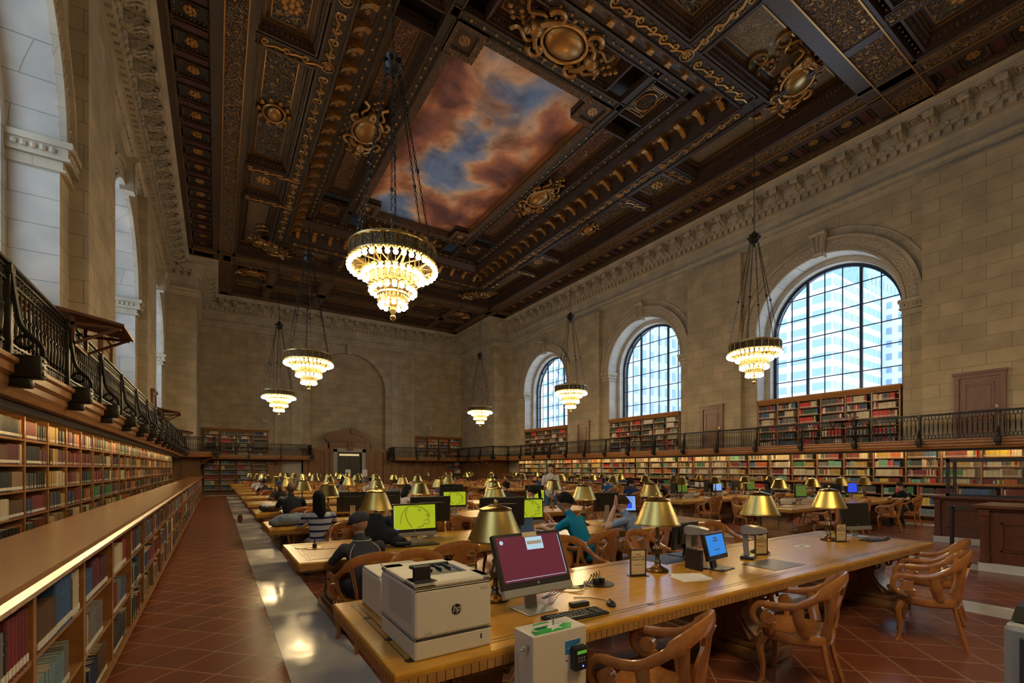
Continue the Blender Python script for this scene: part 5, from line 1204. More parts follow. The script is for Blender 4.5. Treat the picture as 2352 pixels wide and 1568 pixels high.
def mouse(loc, rz, label):
    t = thing('mouse', label, 'mouse', loc, rz); M().ball((0, 0, .006), .055, 14, 0, .58, 1, .52).obj('body', BLK, t, smooth=True); m = M(); m.tube([(0, .02, .034), (0, .045, .028)], .006, 6); m.obj('wheel', DGR, t); m = M(); m.tube(bez([(0, .05, .01), (-.02, .12, .005), (-.10, .18, .004), (-.22, .2, .004)], 5), .0025, 4); m.obj('cord', BLK, t); return t
keyboard((1.92, 2.25, TZ), -.06, 'black keyboard lying before the maroon screen computer'); mouse((2.28, 2.30, TZ), -.5, 'black mouse on the front table right of the keyboard')
t = thing('card_reader', 'small black card reader box behind the keyboard on the front table', 'reader', (2.08, 2.40, TZ), -.1); M().rbox(-.07, .07, -.028, .028, 0, .032, .008).obj('case', BLK, t); M().box(-.066, .066, -.030, -.020, .014, .019).obj('slot', DGR, t)
def cable(pts, r, m_, label, name='cable'):
    o = M().tube(bez(pts, 6), r, 5).obj(name, m_, smooth=True); tag(o, label, 'cable'); return o
def grommet(x, y, label):
    t = thing('power_outlet', label, 'socket', (x, y, TZ)); m = M(); m.lathe([(.125, 0), (.125, .004), (.118, .006), (.0, .006)], n=32); m.obj('plate', BRONZE, t)
    m = M()
    for q in (-.03, .03): m.rbox(q - .018, q + .018, -.02, .02, .006, .045, .004)
    for k in range(4): m.tube(bez([(-.04 + .02 * k, 0, .04), (-.05 + .03 * k, .04, .075 + .008 * k), (-.02 + .03 * k, .07, .05), (-.08 + .03 * k, .05, .008), (-.2, .02 * k - .03, .004)], 4), .0035, 4)
    m.obj('plug', BLK, t); return t
grommet(2.62, 2.78, 'round metal power outlet with bunched black plugs on the front table')
for i, (dy, c_) in enumerate(((0, BLK), (.03, BLK), (-.03, BLK), (.055, WHT2))):
    cable([(2.5, 2.76 + dy, TZ + .004), (2.35, 2.74 - dy, TZ + .02), (2.2, 2.78 + dy, TZ + .006), (2.02, 2.64 + dy * .5, TZ + .03), (1.88, 2.54 + dy * .3, TZ + .05)], .003, c_, 'thin %s cable looping from the power outlet to the computer, strand %s' % ('white' if c_ is WHT2 else 'black', ORD[i]))
# scanner signs
def sign(x, y, rz, label, h_=.235, w_=.14):
    t = thing('reserved_sign', label, 'sign', (x, y, TZ), rz, 'reserved area signs'); m = M(); m.rbox(-w_ / 2 - .02, w_ / 2 + .02, -.035, .035, 0, .006, .002); m.obj('foot', BRONZE, t)
    m = M(); [m.box(a, b, -.006, .006, c, d) for a, b, c, d in ((-w_ / 2 - .006, -w_ / 2 + .004, .005, h_), (w_ / 2 - .004, w_ / 2 + .006, .005, h_), (-w_ / 2, w_ / 2, h_ - .01, h_), (-w_ / 2, w_ / 2, .005, .015))]; m.obj('frame', BRONZE, t)
    m = M(); m.box(-w_ / 2 + .003, w_ / 2 - .003, -.003, .003, .012, h_ - .008); m.obj('card', CREAM, t)
    text('Area\nReserved for\nScanner Use', .0235, t, (0, -.0042, h_ * .77), (PI / 2, 0, 0), BLK, 'sign_lettering', bold=.012); M().box(-.045, .045, -.0045, -.003, h_ * .40, h_ * .415).obj('small_print', DGR, t); return t
sign(3.10, 2.80, -.35, 'framed Area Reserved for Scanner Use sign nearest the camera, left of a lamp'); sign(4.98, 2.76, -.42, 'framed Area Reserved for Scanner Use sign behind the overhead scanner'); sign(6.72, 2.70, -.45, 'framed Area Reserved for Scanner Use sign at the far right lamp')
def scanner(x, y, rz, label):
    t = thing('overhead_scanner', label, 'scanner', (x, y, TZ), rz, 'overhead book scanners'); m = M(); m.rbox(-.10, .10, -.06, .07, 0, .035, .012); m.obj('base', BLK, t)
    m = M(); m.rings([[(sx * .032, yy + sy * .022, z) for sx, sy in ((-1, -1), (1, -1), (1, 1), (-1, 1))] for z, yy in ((.03, .02), (.15, .035), (.28, .03))]); m.obj('column', SILV, t)
    m = M(); m.rings([[(sx * w_, yy, z0 + (sz + 1) / 2 * (z1 - z0)) for sx, sz in ((-1, -1), (1, -1), (1, 1), (-1, 1))] for yy, w_, z0, z1 in ((.07, .07, .27, .33), (.04, .085, .26, .345), (-.08, .085, .265, .335), (-.16, .06, .28, .315))]); m.obj('head', SILV, t); m = M(); m.box(-.05, .05, -.13, -.02, .255, .268); m.obj('lens_window', BLK, t); return t
scanner(4.15, 3.02, .5, 'silver overhead book scanner arching left over a dark mat'); scanner(4.68, 2.72, .35, 'silver overhead book scanner right of the blue touch screen')
m = M(); m.rbox(-.26, .26, -.18, .18, 0, .003, .001); MATM = mat('scan_mat', (.025, .032, .045), .45)
o = m.obj('scan_mat', MATM, loc=(3.95, 3.17, TZ), rz=.05); tag(o, 'dark scanning mat on the far side of the front table', 'mat'); o = M().rbox(-.26, .26, -.17, .17, 0, .003, .001).obj('scan_mat', MATM, loc=(4.58, 2.42, TZ), rz=-.03); tag(o, 'dark scanning mat near the table edge before the right scanner', 'mat')
monitor((3.96, 2.60, TZ), .12, 'slim touch monitor with a blue welcome screen between the two scanners', SCR_B, .36, .25, .25, .21, stand=BLK, deco=deco_scan, chin=0)
t = thing('computer_box', 'small upright black computer standing left of the blue touch monitor', 'computer', (3.74, 2.70, TZ), -.1); M().rbox(-.02, .02, -.09, .09, 0, .19, .005).obj('case', BLK, t); M().box(-.012, .012, -.092, -.089, .04, .16).obj('front_grille', DGR, t)
monitor((4.25, 3.22, TZ), PI + .1, 'black monitor seen from behind at the far side of the front table', SCR_K, .46, .28, .05, .22, stand=BLK, chin=0)
for k, (dx, a) in enumerate(((0, .1), (.02, .28), (.04, -.1))): o = M().box(-.105, .105, -.148, .148, 0, .0009).obj('paper_sheet', PAPER, loc=(3.42 + dx, 2.50 + dx, TZ + .001 * (k + 1)), rz=a + 1.2); tag(o, ('bottom', 'middle', 'top')[k] + ' sheet of the loose white papers before the nearest sign', 'paper', 'loose papers on the front table')
monitor((7.42, 2.78, TZ), -.35, 'silver all-in-one computer with dark screen at the far right end of the front table', SCR_K, .46, .32, .16, .30, chin=.05, name='computer')
keyboard((7.20, 2.52, TZ), -.2, 'black keyboard before the dark screen at the right end of the front table', .36); mouse((7.52, 2.48, TZ), -.9, 'black mouse at the far right end of the front table')
t = thing('oval_plate', 'flat oval white outlet cover set into the front table', 'plate', (5.95, 2.80, TZ)); M().lathe([(.13, 0), (.13, .002), (0, .002)], n=28, sy=.6).obj('cover', PAPER, t); M().lathe([(.05, .002), (.05, .003), (0, .003)], n=16, sy=.5).obj('opening', DGR, t)
m = M(); [m.tube([(.04 * math.cos(a * PI / 6), .012 * k, .05 + .045 * math.sin(a * PI / 6)) for a in range(12)], .004, 4, closed=True) for k in range(3)]; o = m.obj('cable_coil', mat('yellow_cord', (.5, .38, .02), .5), loc=(7.0, 2.90, TZ)); tag(o, 'coil of yellow cable beside the far right computer', 'cable')
t = thing('sign_frame', 'brass framed white notice standing behind the big printer', 'sign', (1.50, 3.10, TZ), -.1); m = M(); [m.box(a, b, -.006, .006, c, d) for a, b, c, d in ((-.16, -.145, 0, .22), (.145, .16, 0, .22), (-.16, .16, .205, .22), (-.16, .16, 0, .015))]; m.obj('frame', GOLDB, t); M().box(-.146, .146, -.002, .002, .012, .207).obj('card', PAPER, t)
t = thing('laptop', 'closed silver laptop lying behind the nearest lamp base', 'laptop', (1.64, 3.02, TZ), .3); M().rbox(-.16, .16, -.11, .11, 0, .012, .004).obj('base', DGR, t); M().rbox(-.16, .16, -.11, .11, .0125, .02, .003).obj('lid', SILV, t)
# payment kiosk
GRN = mat('kiosk_green', (.015, .36, .045), .4); t = thing('payment_kiosk', 'white payment box with green and white top and a card terminal, before the table', 'kiosk', (1.30, 1.84, 0))
KW, KD, KH = .345, .17, .875
m = M(); m.rbox(0, KW, 0, KD, .0, KH, .006); m.obj('cabinet', WHT, t)
m = M(); m.prism([(.02, .01), (.25, .01), (.30, .07), (.22, .10), (.08, .10), (.03, .06)], .0012, TM(0, 0, KH)); m.prism([(.09, .135), (.2, .135), (.2, .15), (.11, .15)], .0012, TM(0, 0, KH)); m.obj('green_graphic', GRN, t)
m = M(); m.prism([(.20, .13), (.135, .065), (.155, .045), (.13, .02), (.175, .04), (.215, .03), (.20, .06), (.26, .085), (.215, .09)], .001, TM(0, 0, KH + .0013)); m.obj('star_graphic', PAPER, t)
m = M(); m.box(.075, .135, .075, .085, KH + .0013, KH + .004); m.obj('coin_slot', DARKIN, t); m = M(); m.lathe([(.014, 0), (.014, .008), (.008, .010), (0, .010)], (.05, .045, KH), 16); m.lathe([(.005, 0), (.005, .03), (0, .032)], (.19, .085, KH), 8); m.obj('lock', SILV, t)
m = M(); m.box(.20, .30, -.002, 0, .66, .815); m.obj('sticker', PAPER, t); m = M(); m.prism([(.20, .775), (.30, .79), (.30, .815), (.20, .815)], .001, Matrix(((1, 0, 0, 0), (0, 0, 1, -.0032), (0, 1, 0, 0), (0, 0, 0, 1)))); m.box(.20, .235, -.003, -.002, .745, .775); m.obj('sticker_blue', mat('sticker_blue', (.03, .18, .42), .5), t)
text('VISA', .011, t, (.213, -.0035, .728), (PI / 2, 0, 0), mat('visa_blue', (.02, .05, .3), .5), 'small_print'); m = M(); m.lathe([(.006, 0), (.006, .001), (0, .001)], n=12); q = M(); q.add(m, TM(.210, -.003, .715, 0, PI / 2)); q.obj('red_dot', mat('dot_red', (.5, .02, .02), .5), t)
m = M(); m.rbox(.232, .318, -.045, 0, .665, .785, .008); tm_ = m.obj('card_terminal', BLK, t); m = M(); m.box(.245, .305, -.047, -.044, .752, .768); m.obj('display', emit('terminal_lcd', (.10, .32, .03), .8), tm_); m = M(); [m.box(.250 + .018 * k, .260 + .018 * k, -.047, -.044, .728, .736) for k in range(3)]; [m.box(.250 + .018 * k, .260 + .018 * k, -.047, -.044, .712, .720) for k in range(3)]; m.obj('button', SILV, tm_)
M().ball((.283, -.046, .688), .004, 6).obj('blue_led', emit('led_blue', (.05, .12, 1), 8), tm_)
m = M(); m.box(.03, .10, -.001, .0005, .55, .60); m.obj('panel_seam', WHT2, t)
m = M(); m.rbox(-.03, 0, .03, .055, .80, .82, .003); m.tube(bez([(-.03, .04, .81), (-.06, .04, .80), (-.065, .03, .70), (-.05, .02, .4), (-.055, .03, .01)], 5), .004, 5); m.obj('cable_plug', SILV, t)
# copier at the right edge
t = thing('photocopier', 'grey and black photocopier corner at the bottom right of the room', 'copier', (2.93, -.05, 0), .0)
m = M(); m.rbox(0, .62, 0, .60, .05, 1.02, .03); m.obj('body', mat('copier_grey', (.30, .30, .28), .5), t); m = M(); m.rbox(-.005, .3, .05, .55, .1, .97, .01); m.obj('side_panel', DGR, t); m = M(); m.rbox(-.01, .31, .08, .52, .32, .325, .001); m.rbox(-.01, .0, .28, .285, .1, .7, .001); m.obj('panel_seam', BLK, t)
m = M(); m.prism([(-.0, 0), (.5, .0), (.55, .09), (.10, .05)], .56, Matrix(((1, 0, 0, 0.03), (0, 0, 1, .02), (0, 1, 0, 1.025), (0, 0, 0, 1)))); m.obj('lid', BLK, t)
# ================================================================ DESKS ON THE RIGHT
def desk(name, label, x0, x1, y0, y1, h_, over=.12):
    t = thing(name, label, 'desk', (x0, y0, 0)); W_, D_ = x1 - x0, y1 - y0
    m = M(); m.box(-.04, W_ + .04, -.04, D_ + .04, 0, .14); m.obj('marble_plinth', MARBLE, t)
    m = M(); m.rbox(0, W_, 0, D_, .14, h_ - .05, .01)
    n = max(1, int(D_ / 1.3)); s = D_ / n
    for k in range(n + 1): y = s * k; ya, yb = max(-.02, y - .09), min(D_ + .02, y + .09); m.rbox(-.045, 0, ya, yb, .14, h_ - .05, .008); m.rbox(-.07, 0, ya - .01, yb + .01, h_ - .18, h_ - .06, .012); m.rbox(-.06, 0, ya - .01, yb + .01, .14, .24, .008)
    m.obj('carcass', MAHD, t)
    m = M()
    for k in range(n):
        ya, yb = s * k + .22, s * (k + 1) - .22
        for a, b, c, d in ((ya, yb, .34, .365), (ya, yb, h_ - .30, h_ - .275), (ya, ya + .025, .34, h_ - .28), (yb - .025, yb, .34, h_ - .28)): m.box(-.022, 0, a, b, c, d)
        q = int((yb - ya) / .035)
        for j in range(q): m.ball((-.02, ya + .04 + j * .035, .385), .008, 5); m.ball((-.02, ya + .04 + j * .035, h_ - .32), .008, 5)
        for j in range(int((h_ - .7) / .035)): m.ball((-.02, ya + .04, .385 + j * .035), .008, 5); m.ball((-.02, yb - .04, .385 + j * .035), .008, 5)
    m.obj('beaded_panel', MAHD, t)
    m = M(); m.rbox(-over, W_ + over, -over, D_ + over, h_ - .055, h_, .014); m.rbox(-over * .5, W_ + over * .5, -over * .5, D_ + over * .5, h_ - .09, h_ - .055, .01); m.obj('desk_top', MAHD, t)
    return t
desk('service_desk', 'dark panelled service desk on a marble plinth at the right edge', 10.75, 11.7, -1.2, 2.25, 1.09)
desk('service_desk', 'dark panelled counter behind, carrying the glass partition', 14.1, 14.9, -1.0, 3.72, 1.06)
t = thing('glass_partition', 'dark framed glass partition standing on the rear counter', 'partition', (14.3, -.8, 1.06))
m = M(); [m.box(a, b, c, d, e, f_) for a, b, c, d, e, f_ in ((0, .05, 0, 4.4, 0, .05), (0, .05, 0, 4.4, .78, .86), (0, .05, 0, .06, 0, .8), (0, .05, 4.34, 4.4, 0, .8), (0, .05, 2.6, 2.65, 0, .8), (0, .55, 4.34, 4.4, .78, .86), (0, .55, 4.34, 4.4, 0, .05), (.5, .55, 4.34, 4.4, 0, .8))]; m.obj('frame', mat('partition_frame', (.03, .02, .015), .4), t)
m = M(); m.quad((.025, .05, .05), (.025, 4.35, .05), (.025, 4.35, .79), (.025, .05, .79)); m.quad((.05, 4.37, .05), (.5, 4.37, .05), (.5, 4.37, .79), (.05, 4.37, .79)); m.obj('glass_pane', GLASS, t)
m = M(); m.quad((.3, .8, .0), (.3, 3.6, .0), (.3, 3.6, .6), (.3, .8, .6)); m.obj('inner_pane', GLASS, t)
t = thing('stanchion', 'black queue stanchion with belt before the service desks', 'stanchion', (12.0, 2.93, 0)); m = M(); m.lathe([(0, 0), (.17, 0), (.17, .02), (.05, .035), (.05, .04)], n=24); m.obj('base', BLKM, t); m = M(); m.lathe([(.033, .03), (.033, .86), (.045, .86), (.045, .97), (.035, .98), (0, .98)], n=16); m.obj('post', BLK, t); m = M(); m.box(.04, 1.3, -.003, .003, .88, .93); m.obj('belt', BLKM, t)
# wooden trolley-like staff desk panels under the third right row handled by table panels; computers on right tables
def on(side, k, x, dy): return ((LX if side == 'L' else RX) + x, (LY if side == 'L' else RY)[k] + dy, TZ)
monitor((2.16, 5.68, TZ), -.02, 'computer with lime green lion screen on the second table, nearest of the green screens', SCR_G, .60, .37, .06, .30, deco=deco_lion, name='computer')
monitor((2.48, 5.98, TZ), PI - .1, 'black monitor back just behind the nearest green screen', SCR_K, .56, .35, .06, .38, chin=0, frame_m=BLK)
keyboard((2.10, 5.34, TZ), -.05, 'black keyboard before the nearest green screen computer')
monitor((3.36, 5.52, TZ), PI - .3, 'large dark monitor back behind the nearest lamp shade, second table', SCR_K, .64, .40, .06, .34, chin=0)
monitor((3.98, 5.72, TZ), -.2, 'lime green lion screen half hidden behind a dark monitor back, second table', SCR_G, .48, .33, .06, .32, deco=deco_lion, name='computer')
monitor((5.85, 6.05, TZ), PI - .3, 'dark monitor back beside the pale blue document screen', SCR_K, .48, .33, .06, .34, chin=0)
monitor((6.25, 5.95, TZ), -.4, 'computer showing a pale blue document with a dark blue block', SCR_LB, .46, .32, .12, .29, deco=deco_doc, name='computer')
monitor((4.05, 8.45, TZ), -.15, 'lime green lion screen on the third table, right of a lamp', SCR_G, .50, .33, .04, .32, deco=deco_lion, name='computer')
monitor((4.15, 8.85, TZ), PI - .15, 'dark monitor back with small sticker behind the third table green screen', SCR_K, .50, .33, .04, .44, chin=0)
monitor((2.10, 8.72, TZ), PI - .12, 'wide dark monitor back with silver stand on the third table', SCR_K, .54, .36, .04, .33, chin=0)
monitor((2.75, 8.75, TZ), PI - .12, 'second dark monitor back on the third table, half behind a lamp', SCR_K, .50, .36, .04, .32, chin=0)
monitor((6.15, 8.60, TZ), -.3, 'lime green screen on the third table near the pony-tailed woman', SCR_G, .46, .32, .04, .30, deco=deco_lion, name='computer')
monitor((6.35, 8.95, TZ), PI - .3, 'dark monitor back above the small green screen, third table', SCR_K, .46, .32, .04, .38, chin=0)
for i, (x, y, a, s_, nm) in enumerate(((13.05, 6.15, .35, SCR_GR, 'dark green screen turned sideways at the nearest right table'), (12.2, 9.2, .45, SCR_GR, 'green screen turned sideways on the second right table'), (14.0, 9.2, .45, SCR_LB, 'bright blue screen turned sideways on the second right table'), (14.9, 6.2, -.5, SCR_K, 'dark screen computer near the right lamps'), (15.8, 9.1, .4, SCR_GR, 'green screen with a paper note on the second right table'),
                                     (16.5, 6.3, .3, SCR_DB, 'small blue screen by the bespectacled man'), (12.0, 9.35, PI + .4, SCR_K, 'grey computer back with cables on the second right table'), (13.75, 9.4, PI + .4, SCR_K, 'grey computer back left of the bright blue screen'), (15.2, 9.35, PI + .4, SCR_K, 'dark computer back behind the woman in grey'))):
    monitor((x, y, TZ), a - .5, nm, s_, .46, .34, .06, .33, chin=.04, frame_m=BLK if i < 6 else DGR, name='computer')
t = thing('laptop', 'open laptop with blue lid before the man in the teal shirt', 'laptop', (3.72, 5.35, TZ), -.1); M().rbox(-.15, .15, -.11, .11, 0, .014, .004).obj('keyboard_deck', DGR, t); LBL = mat('laptop_blue', (.07, .14, .34), .4); M().rbox(-.15, .15, -.004, .004, 0, .21, .003, 0, TM(0, .115, .012, 0, -.3)).obj('screen_lid', LBL, t)
for i, (x, y, nm) in enumerate(((12.6, 6.5, 'white desktop scanner on the nearest right table'), (13.9, 6.5, 'white desktop printer beside the lamps on the nearest right table'), (12.9, 9.6, 'white flatbed unit on the second right table'), (14.6, 9.7, 'white box printer on the second right table'), (16.2, 9.6, 'white office machine at the right of the second right table'))):
    t = thing('office_printer', nm, 'printer', (x, y - .2, TZ), .2); M().rbox(-.22, .22, -.16, .16, 0, .14, .02).obj('housing', WHT2, t); M().rbox(-.16, .16, -.12, .10, .141, .155, .006).obj('lid', DGR, t); M().rbox(-.15, .15, -.2, -.155, .04, .06, .004).obj('tray', DGR, t)
for i, (x, y) in enumerate(((12.0, 6.0), (14.3, 6.0), (13.3, 9.1), (15.3, 9.0), (6.0, 11.6), (3.1, 11.5), (5.0, 14.5), (13.2, 11.9), (2.2, 14.4), (14.5, 12.2))):
    o = M().rbox(-.15, .15, -.105, .105, 0, .004, .001).obj('papers', PAPER, loc=(x, y, TZ), rz=.3 * i); tag(o, 'small stack of white papers on a table, %s one away from the camera' % ORD[i], 'paper', 'papers on the tables')
LID = (('yellow note folder standing open on the fourth table', 'YEL', 9.0), )
YEL = mat('yellow_folder', (.45, .30, .06), .6); t = thing('laptop', 'open yellowish laptop on the fourth left table', 'laptop', (7.0, 11.9, TZ), .4); M().rbox(-.15, .15, -.10, .10, 0, .012, .003).obj('keyboard_deck', DGR, t); M().rbox(-.15, .15, -.004, .004, 0, .2, .003, 0, TM(0, .1, .01, 0, -.25)).obj('screen_lid', YEL, t)
t = thing('laptop', 'small open laptop before the man in white with a cap, far left', 'laptop', (1.55, 26.0, TZ), 0); M().rbox(-.15, .15, -.10, .10, 0, .012, .003).obj('keyboard_deck', DGR, t); M().rbox(-.15, .15, -.004, .004, 0, .2, .003, 0, TM(0, -.1, .01, 0, .25)).obj('screen_lid', BLK, t)
# plug and cord on the second table's left end
grommet_ = thing('table_outlet', 'brass disc outlet with black adapter and cord at the left end of the second table', 'socket', (.98, 5.86, TZ)); M().lathe([(.10, 0), (.10, .003), (0, .003)], n=28).obj('plate', GOLDB, grommet_); m = M(); m.rbox(-.022, .022, -.02, .02, .003, .05, .004); m.tube([(0, 0, .05), (0, 0, .10)], .008, 6); m.obj('adapter', BLK, grommet_); m = M(); m.tube(bez([(-.02, 0, .01), (-.14, -.02, .004), (-.2, .06, .004), (-.05, -.14, .004), (.2, -.2, .004)], 6), .003, 4); m.obj('cord', BLK, grommet_)
# bags
def blob(name, label, cat, loc, parts, m_, rz=0, vox=.02, extra=None):
    t = thing(name, label, cat, loc, rz); m = M()
    for (x, y, z, r, sx, sy, sz) in parts: m.ball((x, y, z), r, 12, 0, sx, sy, sz)
    q_ = random.Random(len(label))
    for (x, y, z, r, sx, sy, sz) in parts:      # folds and creases
        for k in range(5):
            a0 = q_.uniform(0, 6.28); pts = [(x + r * sx * .93 * math.cos(a0 + t_ * .35) * math.cos(.2 + t_ * .22), y + r * sy * .93 * math.sin(a0 + t_ * .35) * math.cos(.2 + t_ * .22), z + r * sz * .96 * math.sin(.2 + t_ * .22)) for t_ in range(6)]; m.tube(pts, r * .12, 6)
    o = m.obj('body', m_, t, smooth=True); remesh(o, vox * .7, 2)
    if extra: extra(t)
    return t
def remesh(o, vox, smooth=4):
    a = o.modifiers.new('r', 'REMESH'); a.mode = 'VOXEL'; a.voxel_size = vox; a.use_smooth_shade = True; b = o.modifiers.new('s', 'SMOOTH'); b.iterations = smooth; b.factor = .5
    bpy.context.view_layer.update(); dg = bpy.context.evaluated_depsgraph_get(); me = bpy.data.meshes.new_from_object(o.evaluated_get(dg)); ms = [x for x in o.data.materials]
    o.modifiers.clear(); o.data = me
    if not len(me.materials):
        for x in ms: me.materials.append(x)
    me.polygons.foreach_set('use_smooth', [True] * len(me.polygons)); me.update(); return o
def cloth(name, c, bump=.4, sc_=9, c2=None, stripes=None):
    m = mat(name, c, .85, spec=.2); g = N(m); mp = g.coords(); no = g.n('ShaderNodeTexNoise'); no.inputs['Scale'].default_value = sc_; no.inputs['Detail'].default_value = 3; no.inputs['Distortion'].default_value = 1.2; g.l(mp, 0, no, 'Vector'); g.bump(no, 0, bump, .03)
    if stripes:
        wv = g.n('ShaderNodeTexWave', bands_direction='Z'); wv.inputs['Scale'].default_value = stripes; wv.inputs['Distortion'].default_value = .6; g.l(mp, 0, wv, 'Vector'); r = g.ramp([(.70, c), (.78, c2)], 'LINEAR'); g.l(wv, 'Fac', r, 0); g.l(r, 0, g.b, 'Base Color')
    return m
blob('backpack', 'grey blue rucksack lying on the third table end', 'bag', (1.00, 8.35, TZ), [(0, 0, .09, .15, 1.7, 1, .7), (.15, .03, .10, .13, 1.2, 1, .8), (-.15, 0, .06, .12, 1.3, 1, .6), (.3, 0, .07, .09, 1, 1, .9)], cloth('grey_nylon', (.16, .20, .26), .8, 7), .1, .02,
     lambda t: M().tube(bez([(.25, -.12, .08), (.28, -.22, .02), (.22, -.30, -.12), (.1, -.33, -.2), (.05, -.32, -.33)], 5), [(.018, .004)] * 21, 5).obj('strap', BLKM, t))
blob('backpack', 'black backpack slumped on the second table beside the man in a cap', 'bag', (1.62, 5.62, TZ), [(0, 0, .14, .15, 1.2, 1, 1.3), (.10, -.10, .12, .13, 1.3, 1, .8), (.0, .05, .30, .12, 1.2, 1, .8), (.22, -.2, .06, .10, 1.2, 1, .6)], cloth('black_nylon', (.016, .020, .028), .8, 7), 0, .02,
     lambda t: M().tube([(.26 + .09 * math.cos(a * PI / 7), -.28 + .05 * math.sin(a * PI / 7), .05) for a in range(14)], .018, 6, closed=True).obj('strap', BLKM, t))
blob('handbag', 'black shiny bag with a white cloth on the fourth left table end', 'bag', (.98, 11.3, TZ), [(0, 0, .08, .14, 1.6, 1, .7), (.16, 0, .07, .10, 1, 1, .7)], BLK, 0, .02, lambda t: M().ball((-.02, -.02, .13), .12, 10, 0, 1.4, .9, .5).obj('white_cloth', PAPER, t, smooth=True))
blob('shoulder_bag', 'brown leather bag standing on the floor by the end of the sixth left table', 'bag', (.62, 16.6, .02), [(0, 0, .12, .14, .5, 1.1, 1)], mat('brown_leather', (.14, .035, .02), .45), 0, .02)
